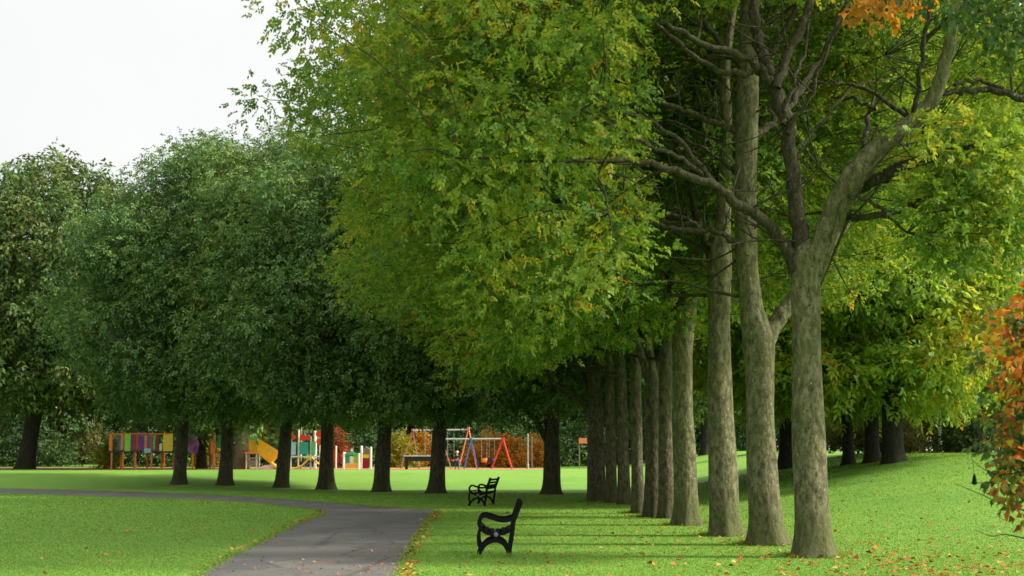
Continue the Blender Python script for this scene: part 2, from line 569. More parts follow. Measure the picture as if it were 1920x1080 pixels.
def leaflets(base, axis, L, K, ll, lw, rng, droop=0.25, roll=0.6):
    """compound leaves: base (n,3), axis (n,3) unit; K leaflets each ll long and lw wide -> V (n*K*4,3), F"""
    n = len(base)
    up = np.array([0, 0, 1.0])
    side = np.cross(axis, up[None]) + rng.normal(0, 0.08, (n, 3))
    side /= np.linalg.norm(side, axis=1)[:, None] + 1e-9
    nor = np.cross(side, axis)
    ang = rng.normal(0, roll, n)[:, None]
    side, nor = side * np.cos(ang) + nor * np.sin(ang), nor * np.cos(ang) - side * np.sin(ang)
    Vs = np.zeros((n, K, 4, 3))
    for k in range(K):
        if k == K - 1:
            t, sg, fw = 1.0, 0.0, 1.0
        else:
            t = 0.25 + 0.75 * (k // 2) / max(1, (K - 1) // 2)
            sg, fw = (1 if k % 2 else -1), 0.55
        b = base + axis * L * t
        b[:, 2] -= droop * L * t * t
        d = axis * fw + side * sg * 0.85 + rng.normal(0, 0.22, (n, 3)) - up * droop * 0.9
        d /= np.linalg.norm(d, axis=1)[:, None]
        nn = nor + rng.normal(0, 0.30, (n, 3))
        wv = np.cross(d, nn); wv /= np.linalg.norm(wv, axis=1)[:, None] + 1e-9
        l = ll * rng.uniform(0.75, 1.25, (n, 1)); w = lw * rng.uniform(0.8, 1.2, (n, 1))
        mid = b + d * l * 0.45
        dip = nn / (np.linalg.norm(nn, axis=1)[:, None] + 1e-9) * w * 0.25
        Vs[:, k, 0] = b
        Vs[:, k, 1] = mid + wv * w * 0.5 + dip
        Vs[:, k, 2] = b + d * l - up * 0.12 * l
        Vs[:, k, 3] = mid - wv * w * 0.5 + dip
    V = Vs.reshape(-1, 3)
    F = np.arange(len(V)).reshape(-1, 4)
    return V, F


def foliage(blobs, radii, per, rng, L=0.26, K=7, ll=0.12, lw=0.05, flat=0.75, outer=0.5, down=0.25, droop=0.25, roll=0.6):
    """leaf sprays filling each clump; returns V, F, rnd"""
    blobs = np.asarray(blobs, float); radii = np.asarray(radii, float)
    cnt = np.maximum(3, (per * (radii / radii.mean()) ** 2)).astype(int)
    bi = np.repeat(np.arange(len(blobs)), cnt)
    n = len(bi)
    d = rng.normal(0, 1, (n, 3)); d /= np.linalg.norm(d, axis=1)[:, None]
    u = rng.random(n) ** outer
    off = d * (u * radii[bi])[:, None]; off[:, 2] *= flat
    base = blobs[bi] + off
    ax = d * 0.75 + rng.normal(0, 0.45, (n, 3)); ax[:, 2] = ax[:, 2] * 0.6 - down
    ax /= np.linalg.norm(ax, axis=1)[:, None]
    V, F = leaflets(base, ax, L, K, ll, lw, rng, droop, roll)
    rb = rng.random(len(blobs))[bi]; rs = rng.random(n)
    rnd = np.clip(0.30 * np.repeat(rb, K) + 0.30 * np.repeat(rs, K) + 0.40 * rng.random(n * K), 0, 1)
    return V, F, rnd


def spread(cands, radii_fn, dmin, rng):
    """thin a cloud of candidate clump centres to a minimum spacing"""
    keep = []
    cell = {}
    for p in cands:
        k = tuple((p // dmin).astype(int))
        ok = True
        for dx in (-1, 0, 1):
            for dy in (-1, 0, 1):
                for dz in (-1, 0, 1):
                    for q in cell.get((k[0] + dx, k[1] + dy, k[2] + dz), ()):
                        if (p[0] - q[0]) ** 2 + (p[1] - q[1]) ** 2 + (p[2] - q[2]) ** 2 < dmin * dmin:
                            ok = False; break
                    if not ok: break
                if not ok: break
            if not ok: break
        if ok:
            keep.append(p); cell.setdefault(k, []).append(p)
    return np.array(keep)


def profile(zs, rs):
    return lambda z: np.interp(z, zs, rs, left=0, right=0)


def crown_points(rng, n, prof, z0, z1, azim, inner=0.35, low=None):
    """random points in a crown: prof(z) radius, azim(angle) multiplies it"""
    z = rng.uniform(z0, z1, n); a = rng.uniform(0, 2 * PI, n)
    u = inner + (1 - inner) * np.sqrt(rng.random(n))
    r = prof(z) * azim(a) * u
    P = np.stack([r * np.cos(a), r * np.sin(a), z], 1)
    ok = prof(z) > 0.3
    if low is not None:
        ok &= z > low(r)
    return P[ok]


# ================================================================== GROUND
def build_ground():
    xs = np.unique(np.concatenate([np.linspace(-420, -60, 19), np.linspace(-60, 60, 161), np.linspace(60, 420, 19)]))
    ys = np.unique(np.concatenate([np.linspace(-60, 10, 8), np.linspace(10, 140, 174), np.linspace(140, 700, 29)]))
    X, Y = np.meshgrid(xs, ys)
    Z = hz(X, Y)
    V = np.stack([X, Y, Z], -1).reshape(-1, 3)
    nx, ny = len(xs), len(ys)
    I = np.arange(nx * ny).reshape(ny, nx)
    F = np.stack([I[:-1, :-1], I[:-1, 1:], I[1:, 1:], I[1:, :-1]], -1).reshape(-1, 4)
    o = np_mesh('lawn', V, F, M['grass'], smooth=True)
    tag(o, kind='structure')


def poly_sheet(name, pts, m, dz=0.006, hfun=True):
    me = bpy.data.meshes.new(name)
    bm = bmesh.new()
    vs = [bm.verts.new((p[0], p[1], float(hz(p[0], p[1])) + dz)) for p in pts]
    f = bm.faces.new(vs)
    if f.normal.z < 0: f.normal_flip()
    bmesh.ops.triangulate(bm, faces=bm.faces[:])
    bm.to_mesh(me); bm.free()
    me.materials.append(m)
    o = link(bpy.data.objects.new(name, me))
    return tag(o, kind='structure')


build_ground()
rg = random.Random(5)
left_edge = catmull([gw(*p) for p in ((330, 1110), (372, 1080), (430, 1046), (500, 1012), (562, 982), (598, 967), (604, 961), (590, 956), (540, 951), (470, 943), (380, 937), (250, 933), (120, 929), (0, 925), (-160, 921))], 6)
right_edge = catmull([gw(*p) for p in ((745, 1110), (752, 1080), (768, 1040), (788, 1000), (806, 974), (818, 960))], 6)
far_edge = catmull([gw(*p) for p in ((812, 956), (760, 953.5), (700, 950), (640, 945), (560, 939), (470, 932.5), (380, 927.5), (250, 922.5), (120, 919), (0, 916), (-160, 911))], 6)


def ragged(E, a):
    return [Vector((p.x + rg.gauss(0, a), p.y + rg.gauss(0, a * 1.5), p.z)) for p in E]


def extend(a, b, k):
    return a + (a - b) * k


L0 = Vector((-3.6, 4, 0)); R0 = Vector((-0.9, 4, 0))
PATH = [Vector((left_edge[0].x + 1.0 * 0, left_edge[0].y, 0))]
PATH = [R0] + ragged(right_edge, 0.02) + ragged(far_edge, 0.03) + ragged(left_edge, 0.02)[::-1] + [L0]
PATH2 = np.array([(p.x, p.y) for p in PATH])
poly_sheet('path', PATH, M['path'])


def inside(poly, x, y):
    c = np.zeros(len(x), bool)
    j = len(poly) - 1
    for i in range(len(poly)):
        xi, yi = poly[i]; xj, yj = poly[j]
        if yi != yj:
            c ^= ((yi > y) != (yj > y)) & (x < (xj - xi) * (y - yi) / (yj - yi) + xi)
        j = i
    return c


poly_sheet('playground_surface', [(-27.5, 90.3), (-18, 89.6), (-8, 89.2), (1.6, 89.4), (2.6, 91), (2.2, 96), (-4, 99.5), (-14, 101), (-24, 102), (-38, 103.5), (-46, 101), (-44, 96), (-36, 93.2)], M['rubber'], 0.008)


def build_grass():
    rng = np.random.default_rng(11)
    n = 330000
    y = 17.5 + (62 - 17.5) * rng.random(n) ** 1.9
    x = (rng.random(n) * 2 - 1) * (y * 0.36 + 0.6)
    ok = ~inside(PATH2, x, y)
    x, y = x[ok], y[ok]; n = len(x)
    z = hz(x, y)
    h = rng.uniform(0.008, 0.020, n) * (1 + (y - 18) / 60)
    w = rng.uniform(0.006, 0.012, n) * (1 + (y - 18) / 28)
    a = rng.uniform(0, 2 * PI, n)
    lean = rng.normal(0, 0.55, (n, 2)) * h[:, None]
    # longer uncut grass round the feet of the trunks and benches, and a shaggy path edge
    tx = [x]; ty = [y]; th = [h]; tw = [w]
    for px, py, r0 in ((1525, 1043, .32), (1440, 1020, .36), (1360, 1003, .33), (1288, 983, .32), (1225, 969, .3), (1197, 962, .28), (1119, 941, .42), (955, 1046, .03), (888, 1046, .03)):
        g = gw(px, py); k = 900 if r0 > .1 else 120
        rr = r0 + np.abs(rng.normal(0, .14, k)); aa = rng.uniform(0, 6.28, k)
        tx.append(g.x + rr * np.cos(aa)); ty.append(g.y + rr * np.sin(aa)); th.append(rng.uniform(.03, .10, k)); tw.append(rng.uniform(.006, .011, k))
    for E in (left_edge, right_edge, far_edge):
        k = 5200
        i = rng.integers(0, len(E) - 1, k); t = rng.random(k)
        tx.append(np.array([E[q].x for q in i]) * (1 - t) + np.array([E[q + 1].x for q in i]) * t + rng.normal(0, .05, k))
        ty.append(np.array([E[q].y for q in i]) * (1 - t) + np.array([E[q + 1].y for q in i]) * t + rng.normal(0, .07, k))
        th.append(rng.uniform(.02, .06, k)); tw.append(rng.uniform(.006, .012, k))
    x, y, h, w = (np.concatenate(q) for q in (tx, ty, th, tw)); n = len(x)
    z = hz(x, y); a = rng.uniform(0, 2 * PI, n); lean = rng.normal(0, 0.55, (n, 2)) * h[:, None]
    V = np.zeros((n, 3, 3))
    V[:, 0] = np.stack([x - np.cos(a) * w, y - np.sin(a) * w, z - 0.002], 1)
    V[:, 1] = np.stack([x + np.cos(a) * w, y + np.sin(a) * w, z - 0.002], 1)
    V[:, 2] = np.stack([x + lean[:, 0], y + lean[:, 1], z + h], 1)
    o = np_mesh('grass', V.reshape(-1, 3), np.arange(n * 3).reshape(-1, 3), M['blade'], rnd=rng.random(n))
    tag(o, kind='stuff')


def build_litter():
    rng = np.random.default_rng(21)
    pts = []
    # under the avenue and on the right-hand lawn
    n = 2900
    y = 18 + 32 * rng.random(n) ** 1.6; x = rng.uniform(-0.5, 1, n) * 0.36 * y
    pr = np.clip((x + 2.5) / 7, 0.05, 1) * np.clip(1.25 - (y - 18) / 40, 0.25, 1)
    k = rng.random(n) < pr * 0.75
    pts.append(np.stack([x[k], y[k]], 1))
    # thick at the lower right
    n = 420
    pts.append(np.stack([rng.normal(6.0, 1.5, n), 18.5 + np.abs(rng.normal(0, 4.0, n))], 1))
    n = 110
    pts.append(np.stack([rng.uniform(-13, -4.5, n), rng.uniform(20, 33, n)], 1))
    # along the edges of the path
    for E, k in ((left_edge[:40], 240), (right_edge, 420)):
        i = rng.integers(0, len(E) - 1, k); t = rng.random(k)
        A = np.array([(E[a].x, E[a].y) for a in i]); B = np.array([(E[a + 1].x, E[a + 1].y) for a in i])
        pts.append(A + (B - A) * t[:, None] + rng.normal(0, 0.09, (k, 2)))
    for px, py in ((1525, 1043), (1440, 1020), (1360, 1003), (1288, 983), (1225, 969)):
        g = gw(px, py); k = 34
        rr = .38 + np.abs(rng.normal(0, .35, k)); aa = rng.uniform(0, 6.28, k)
        pts.append(np.stack([g.x + rr * np.cos(aa), g.y + rr * np.sin(aa)], 1))
    n = 110
    pts.append(np.stack([rng.uniform(-3.9, -1.4, n), 18.5 + np.abs(rng.normal(0, 5, n))], 1))
    n = 70
    pts.append(np.stack([rng.uniform(-3.8, -1.4, n), rng.uniform(19, 23, n)], 1))
    P = np.concatenate(pts); n = len(P)
    onp = inside(PATH2, P[:, 0], P[:, 1])
    z = hz(P[:, 0], P[:, 1]) + np.where(onp, 0.014, 0.034)
    base = np.stack([P[:, 0], P[:, 1], z], 1)
    a = rng.uniform(0, 2 * PI, n)
    ax = np.stack([np.cos(a), np.sin(a), rng.normal(0.05, 0.12, n)], 1)
    sd = np.stack([-np.sin(a), np.cos(a), rng.normal(0.0, 0.35, n)], 1)
    s = (np.clip(rng.lognormal(-3.1, 0.33, n), .02, .068) * np.where(onp, 0.62, 1))[:, None]
    # a five-pointed curled leaf outline, fan of six vertices
    out = [(0, 0), (0.35, 0.42), (0.7, 0.5), (1.25, 0.0), (0.7, -0.5), (0.35, -0.42)]
    V = np.zeros((n, 6, 3))
    for i, (u, v) in enumerate(out):
        V[:, i] = base + ax * s * u * 1.2 + sd * s * v * 1.2
        V[:, i, 2] += abs(v) * s[:, 0] * 0.5
    o = np_mesh('fallen_leaves', V.reshape(-1, 3), np.arange(n * 6).reshape(-1, 6), M['litter'], rnd=rng.random(n))
    tag(o, kind='stuff')


build_grass()
build_litter()

# ================================================================== THE AVENUE (right-hand row)
GA = 'old trees of the avenue on the lawn'
PROF = profile([3.2, 4.0, 5.0, 6.6, 9, 12, 14.5, 16.5, 17.5], [4.2, 5.0, 6.0, 7.7, 8.5, 8.1, 6.4, 3.6, 1.2])


def az_row(xl=1.0, xr=0.8, y_=0.55):
    def f(a):
        c, s = np.cos(a), np.sin(a)
        ex = np.where(c < 0, xl, xr)
        return 1 / np.sqrt((c / ex) ** 2 + (s / y_) ** 2)
    return f


def scr(pts, Y):
    """pixel polyline -> points on planes y = Y (a number or one per point)"""
    Ys = Y if isinstance(Y, (list, tuple)) else [Y] * len(pts)
    return [pw(px, py, yy) for (px, py), yy in zip(pts, Ys)]


def avenue_tree(name, label, seed, base_px, trunk, limbs, dens=1.0, rscale=1.0, keep=None, extra=(), near=True, top=17.0, leader=True, K=7, ll=0.082, lw=0.056, dmin=0.9):
    """trunk: list of (px, py, width px); limbs: list of (list of (px, py, width px), depth offsets)"""
    b = gw(*base_px)
    D = b.y
    s = D / FPX
    root = empty('avenue_tree', b, label, 'tree', GA)
    w = Wood(seed)
    rng = w.rng
    off = np.array([b.x, b.y, b.z])

    def P(pts, dy=0.0):
        out = []
        n = len(pts)
        for i, p in enumerate(pts):
            yy = D + (dy * i / max(1, n - 1) if not isinstance(dy, (list, tuple)) else dy[i])
            out.append(np.array(tuple(pw(p[0], p[1], yy))) - off)
        return out
    T = P(trunk)
    rad = [t[2] * s / 2 for t in trunk]
    T[0] = T[0] - np.array([0, 0, 0.12])
    # the leader runs on above the picture
    ext = T[-1] + np.array([rng.normal(0, 0.3), rng.normal(0.2, 0.3), max(1.0, (top - 3.5 - T[-1][2]) * 0.55)])
    ext2 = np.array([ext[0] + rng.normal(0, 0.5), ext[1] + rng.normal(0, 0.4), max(top - 2.5, ext[2] + 1)])
    if leader:
        T += [ext, ext2]; rad += [rad[-1] * 0.7, 0.04]
    else:
        T += [T[-1] + np.array([0, 0.02, .25])]; rad += [rad[-1] * 0.45]
    w.limb(T, rad, 22 if near else 14, 7, lump=0.07, flare=(0.0, 0.22))
    pale = [l for l in limbs if len(l) > 2]
    for pts, dy, _ in pale:
        w.limb(P(pts, dy), [max(0.012, p[2] * s / 2) for p in pts], 12, 5, lump=0.06, wob=0.010)
    w.split()
    for pts, dy in [l for l in limbs if len(l) == 2]:
        w.limb(P(pts, dy), [max(0.010, p[2] * s / 2 * 0.82) for p in pts], 9, 5, lump=0.08, wob=0.022)
    # bare forked twigs along the limbs
    if keep is not None:
        nb = len(w.P)
        big = np.where((w.Rd > 0.03) & (w.Rd < 0.3) & (w.P[:, 2] > 4.6))[0]
        for i in rng.choice(big, 42):
            a = w.P[i]
            d = rng.normal(0, 1, 3) * np.array([1.0, .6, .5]) + np.array([-0.25, 0.1, 0.45])
            d /= np.linalg.norm(d)
            Lt = rng.uniform(0.7, 2.1)
            q = [a, a + d * Lt * .35 + rng.normal(0, .05, 3), a + d * Lt * .7 + rng.normal(0, .1, 3) + np.array([0, 0, .08]), a + d * Lt + rng.normal(0, .14, 3) + np.array([0, 0, .18])]
            r0 = min(w.Rd[i] * .5, .011 + .008 * Lt)
            w.limb(q, [r0, r0 * .75, r0 * .5, .004], 5, 3, skel=False)
            e = d + rng.normal(0, .5, 3)
            w.limb([q[1], q[1] + e * Lt * .25, q[1] + e * Lt * .5 + np.array([0, 0, .1])], [r0 * .6, r0 * .4, .003], 4, 3, skel=False)
    # clumps
    c = crown_points(rng, int(6500 * dens), lambda z: PROF(z) * rscale, 2.5, top, az_row(), 0.3 if near else 0.04,
                     low=lambda r: np.maximum(3.75, (6.7 - 0.76 * r) if near else (7.8 - 1.0 * r)))
    c = c[np.argsort(rng.random(len(c)))]
    k1, k2, k3 = rng.uniform(0, 6.28, 3)
    an = np.arctan2(c[:, 1], c[:, 0])
    wobble = 1 + 0.10 * np.sin(3 * an + k1 + c[:, 2] * .5) + 0.09 * np.sin(c[:, 2] * 1.5 + k2 + 2 * an) + 0.06 * np.sin(7 * an + k3 - c[:, 2] * 1.1)
    c[:, :2] *= wobble[:, None]
    c = c[(c[:, 0] < 1.2) | (c[:, 2] > (7.6 if near else 5.8))]
    an = np.arctan2(c[:, 1], c[:, 0])
    gap = np.sin(c[:, 0] * 1.55 + k1) * np.sin(c[:, 1] * 1.4 + k2) * np.sin(c[:, 2] * 1.7 + k3)
    c = c[gap < 0.42]
    if keep is not None:
        W = c + off
        c = c[keep(W[:, 0], W[:, 1], W[:, 2])]
    if keep is not None:                    # thin tops let the light through
        c = c[(c[:, 2] + off[2] < 2.1 + 0.303 * (c[:, 1] + off[1])) | (rng.random(len(c)) < 0.11)]
    c = spread(c, None, dmin, rng)
    if len(extra):
        c = np.concatenate([c, np.array([tuple(e) for e in extra]) - off])
    order = np.argsort(np.linalg.norm(c - np.array([0, 0, 5.0]), axis=1))
    c = c[order]
    for p in c:
        w.reach(p, kr=0.011)
    rb = rng.uniform(0.4, 0.95, len(c))
    V, F, rnd = foliage(c, rb, (58 if near else 40), rng, L=0.19, K=K, ll=ll, lw=lw, down=0.10, droop=0.14, roll=0.9)
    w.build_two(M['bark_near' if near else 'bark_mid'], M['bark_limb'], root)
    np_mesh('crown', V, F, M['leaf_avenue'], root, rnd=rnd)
    return root


def open_front(X, Y, Z):
    # the near side of the crown is open between path and lawn: nothing grows low in front of the limbs
    infront = (Y < 30.5) & (X > 1.75 * Y / 23.5) & (X < 8.6)
    return ~(infront & (Z < 2.1 + 0.303 * Y))


t1 = avenue_tree('avenue_tree', 'big avenue tree forking well above the lawn into three bare limbs, nearest the red shrub', 101, (1525, 1045),
    [(1527, 1047, 66), (1524, 1000, 64), (1519, 900, 61), (1515, 750, 58), (1512, 620, 52), (1511, 540, 56), (1510, 480, 58)],
    [([(1509, 520, 48), (1500, 430, 40), (1489, 330, 37), (1475, 230, 35), (1448, 150, 33), (1424, 80, 29), (1415, 0, 26), (1425, -160, 22), (1400, -380, 14), (1410, -600, 6)], 0.4),
     ([(1496, 510, 34), (1462, 450, 27), (1420, 405, 25), (1372, 372, 23), (1320, 340, 20), (1250, 318, 17), (1180, 302, 13), (1100, 305, 9), (1000, 300, 7), (850, 296, 5)], -1.6),
     ([(1345, 350, 14), (1300, 290, 11), (1230, 232, 9), (1130, 200, 6)], -0.5),
     ([(1320, 338, 12), (1270, 290, 10), (1200, 265, 9), (1090, 205, 6)], -1.3),
     ([(1524, 510, 50), (1547, 440, 44), (1575, 375, 45), (1612, 318, 46), (1660, 268, 36), (1718, 224, 30), (1752, 178, 27), (1774, 110, 23), (1788, 30, 20), (1800, -50, 16)], -1.2, 'pale'),
     ([(1592, 362, 22), (1640, 338, 28), (1680, 318, 28), (1728, 298, 24), (1790, 280, 14), (1850, 270, 8)], -1.0),
     ([(1562, 396, 14), (1595, 408, 16), (1632, 407, 16), (1680, 396, 17), (1714, 380, 14), (1770, 360, 8)], -0.4),
     ([(1556, 440, 9), (1570, 385, 9), (1600, 368, 10), (1650, 390, 8), (1702, 436, 5)], -1.0),
     ([(1712, 228, 12), (1722, 150, 11), (1738, 60, 10), (1745, -20, 8)], -0.6),
     ([(1728, 90, 12), (1770, 40, 10), (1800, -10, 8)], -0.6),
     ([(1752, 176, 14), (1800, 172, 13), (1860, 168, 15), (1925, 186, 18)], 0.4),
     ([(1790, 160, 10), (1830, 148, 9), (1880, 165, 8)], 0.4),
     ([(1716, 226, 12), (1650, 185, 9), (1600, 160, 8), (1530, 152, 6)], 0.6),
     ([(1640, 205, 9), (1600, 185, 8), (1560, 182, 6)], 1.2),
     ([(1628, 320, 16), (1622, 265, 14), (1630, 215, 10), (1640, 180, 7)], 0.8),
     ([(1446, 152, 22), (1405, 112, 18), (1330, 88, 15), (1285, 62, 13), (1238, 40, 9)], -1.0),
     ([(1424, 138, 15), (1350, 132, 13), (1290, 92, 11), (1230, 45, 8)], -0.6),
     ([(1456, 165, 22), (1480, 95, 22), (1510, 30, 20), (1530, -30, 16)], 0.6),
     ([(1468, 235, 15), (1500, 165, 14), (1545, 95, 13), (1590, 5, 11)], 0.8),
     ([(1477, 250, 14), (1520, 175, 10), (1548, 100, 9), (1590, 20, 7)], -0.5),
     ([(1470, 210, 12), (1500, 130, 8), (1512, 60, 7), (1515, -20, 6)], 1.0),
     ([(1486, 310, 8), (1530, 240, 7), (1600, 165, 6), (1660, 150, 5)], 1.5)],
    rscale=0.84, keep=open_front, top=16.5, leader=False,
    extra=[pw(1735 + (i * 47) % 190, 235 + (i * 83) % 260, 22.2 + (i % 5) * .5) for i in range(26)] + [pw(1760, 300, 23), pw(1810, 330, 22.4), pw(1860, 290, 22.8), pw(1900, 360, 23), pw(1840, 400, 22.6), pw(1790, 430, 23), pw(1890, 440, 23), pw(1740, 345, 24), pw(1830, 250, 23.4)])

t2 = avenue_tree('avenue_tree', 'avenue tree with a tall straight leader and low side limb, just behind the three-limbed tree', 102, (1440, 1022),
    [(1442, 1024, 72), (1437, 980, 66), (1431, 900, 58), (1426, 790, 55), (1424, 690, 55), (1421, 640, 60), (1409, 580, 46), (1401, 500, 40), (1398, 400, 40), (1399, 290, 40), (1402, 170, 42), (1405, 90, 38), (1405, 0, 34)],
    [([(1430, 655, 44), (1452, 610, 32), (1478, 575, 32), (1506, 535, 30), (1540, 480, 20), (1590, 420, 10)], 0.6, 'pale'),
     ([(1393, 475, 16), (1372, 448, 15), (1330, 432, 13), (1280, 430, 12), (1225, 420, 8)], -0.5),
     ([(1388, 246, 18), (1340, 228, 14), (1260, 200, 11), (1180, 172, 8)], -0.6),
     ([(1412, 262, 22), (1445, 236, 18), (1475, 205, 12), (1520, 150, 8)], 0.8),
     ([(1404, 150, 18), (1440, 110, 17), (1470, 60, 14), (1500, 0, 10)], 0.6),
     ([(1396, 130, 18), (1360, 90, 14), (1310, 20, 10), (1290, -40, 8)], -0.6),
     ([(1390, 330, 12), (1350, 300, 9), (1300, 270, 8), (1240, 262, 6)], 0.8)],
    rscale=0.86, keep=open_front, top=17.0)

t3 = avenue_tree('avenue_tree', 'plain straight avenue trunk, third back from the red shrub', 103, (1360, 1005),
    [(1361, 1007, 58), (1358, 960, 56), (1355, 880, 54), (1351, 790, 50), (1349, 680, 42), (1349, 580, 40), (1350, 490, 44), (1356, 420, 28), (1360, 320, 24), (1362, 220, 22), (1360, 120, 20)],
    [([(1344, 500, 26), (1322, 450, 20), (1300, 390, 15), (1290, 300, 10)], 0.5),
     ([(1340, 470, 18), (1310, 430, 14), (1280, 408, 10), (1240, 400, 7)], -0.4),
     ([(1360, 380, 14), (1335, 320, 12), (1322, 240, 10), (1300, 150, 8)], 0.5),
     ([(1362, 330, 12), (1400, 270, 10), (1440, 200, 8)], 1.0)],
    rscale=0.97, keep=open_front, top=17.2)

t4 = avenue_tree('avenue_tree', 'pale evenly lit avenue trunk with a swollen two-way fork under yellowing leaves', 104, (1288, 985),
    [(1289, 987, 48), (1286, 940, 45), (1284, 860, 42), (1281, 760, 38), (1280, 660, 37), (1283, 600, 48), (1296, 540, 28), (1305, 480, 24), (1308, 400, 20), (1305, 300, 16)],
    [([(1274, 610, 30), (1262, 560, 22), (1250, 500, 18), (1240, 420, 13), (1215, 340, 9)], 0.6),
     ([(1268, 580, 14), (1225, 540, 11), (1170, 520, 8)], -0.4),
     ([(1304, 470, 12), (1330, 400, 10), (1345, 330, 7)], 0.4)], rscale=0.94, top=17.0, dens=0.9,
    extra=[Vector((2.2 + (i * 0.618 % 1) * 7.4, 30.2 + (i * 0.414 % 1) * 3.2, 5.6 + (i * 0.732 % 1) * 6.8)) for i in range(95)])

rest = [
    ('slim straight greyish avenue trunk half hidden behind the pale forked one', 105, (1250, 972), [(1250, 973, 34), (1249, 900, 30), (1247, 780, 28), (1248, 660, 27), (1250, 560, 22), (1252, 460, 16)], []),
    ('avenue tree with a spray of pale crooked limbs spreading from a low fork', 106, (1225, 970),
     [(1226, 971, 36), (1224, 920, 32), (1223, 820, 29), (1222, 720, 30), (1216, 660, 20), (1211, 590, 17), (1208, 500, 14)],
     [([(1220, 715, 22), (1204, 670, 16), (1192, 645, 13), (1160, 622, 9), (1142, 590, 6)], -0.4, 'pale'), ([(1218, 690, 14), (1206, 640, 11), (1185, 600, 9), (1150, 575, 6)], 0.3),
      ([(1224, 705, 18), (1236, 660, 14), (1246, 610, 10), (1250, 560, 8)], 0.3)]),
    ('dark-sided avenue trunk standing just behind the crooked low fork', 107, (1196, 963), [(1197, 964, 34), (1195, 900, 30), (1193, 800, 28), (1192, 700, 26), (1190, 600, 20), (1188, 520, 14)], []),
    ('narrow mossy avenue trunk, middle one of the three packed close together', 108, (1170, 946), [(1170, 947, 32), (1169, 890, 28), (1167, 790, 26), (1166, 700, 23), (1165, 600, 18)], []),
    ('thin darkest avenue trunk squeezed behind the thick last trunk of the row', 109, (1146, 943), [(1147, 944, 30), (1146, 880, 27), (1144, 780, 24), (1143, 690, 21), (1142, 600, 16)], []),
    ('thick dark avenue trunk ending the row, with a limb arching towards the lone tree', 110, (1119, 941),
     [(1120, 942, 50), (1118, 900, 42), (1117, 820, 38), (1115, 740, 36), (1114, 680, 30), (1113, 600, 22)],
     [([(1104, 762, 16), (1080, 742, 14), (1050, 725, 12), (1032, 712, 9), (1020, 690, 6)], -0.6), ([(1106, 740, 14), (1090, 700, 12), (1070, 660, 9)], 0.4)]),
]
rest = [(a, b_, c_, [(x, y, w_ * (.78 if c_[0] < 1200 else .92)) for x, y, w_ in d_], e_) for a, b_, c_, d_, e_ in rest]
for lab, sd, bp_, tr, lb in rest:
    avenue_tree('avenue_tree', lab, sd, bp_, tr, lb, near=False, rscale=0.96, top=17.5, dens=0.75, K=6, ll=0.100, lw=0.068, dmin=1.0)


# ================================================================== generic trees further off
def make_tree(name, label, cat, group, seed, loc, H, prof, z0, trunk_r, leaf, bark, n_c, dmin, rb, per, L, K, ll, lw, lean=(0, 0), fork=None, az=None, limbs=(), wood_reach=True, rz=0.0, flat=0.8, low=None, inner=0.3, keep=None):
    root = empty(name, loc, label, cat, group, rz)
    w = Wood(seed)
    rng = w.rng
    lx, ly = lean
    w.limb([(0, 0, -0.3), (lx * .1, ly * .1, 0.35), (lx * .35, ly * .35, H * 0.14), (lx * .8, ly * .8, H * 0.33), (lx, ly, H * 0.6), (lx, ly, H * 0.9)],
           [trunk_r * 1.05, trunk_r, trunk_r * .86, trunk_r * .72, trunk_r * .45, 0.03], 14, 5, lump=0.07, flare=(0.0, 0.30))
    for pts, rads in limbs:
        w.limb(pts, rads, 8, 4, lump=0.04)
    c = crown_points(rng, n_c, prof, z0, H, az or (lambda a: 1 + 0.12 * np.sin(2 * a + seed) + 0.10 * np.sin(3 * a + 2 * seed)), inner, low=low)
    an = np.arctan2(c[:, 1], c[:, 0]); zz = c[:, 2]
    wob = 0.93 + 0.07 * np.sin(3 * an + seed + zz * .45) + 0.09 * np.sin(zz * 1.25 + seed * 2 + 2 * an) + 0.06 * np.sin(6 * an - zz * .9)
    c[:, :2] *= wob[:, None]
    c = c[np.sin(c[:, 0] * 1.3 + seed) * np.sin(c[:, 1] * 1.2 + 2 * seed) * np.sin(zz * 1.4 + seed) < 0.45]
    c[:, 0] += lx * 0.9; c[:, 1] += ly * 0.9
    if keep is not None:
        W = c + np.array(tuple(loc)); c = c[keep(W[:, 0], W[:, 1], W[:, 2])]
    c = spread(c, None, dmin, rng)
    if wood_reach:
        for p in c[np.argsort(np.linalg.norm(c - np.array([lx, ly, H * .4]), axis=1))]:
            w.reach(p, r1=0.012, rmin=0.02, sides=4)
    V, F, rnd = foliage(c, rng.uniform(rb[0], rb[1], len(c)), per, rng, L=L, K=K, ll=ll, lw=lw, flat=flat, down=0.25)
    w.build('trunk', bark, root)
    np_mesh('crown', V, F, leaf, root, rnd=rnd)
    return root


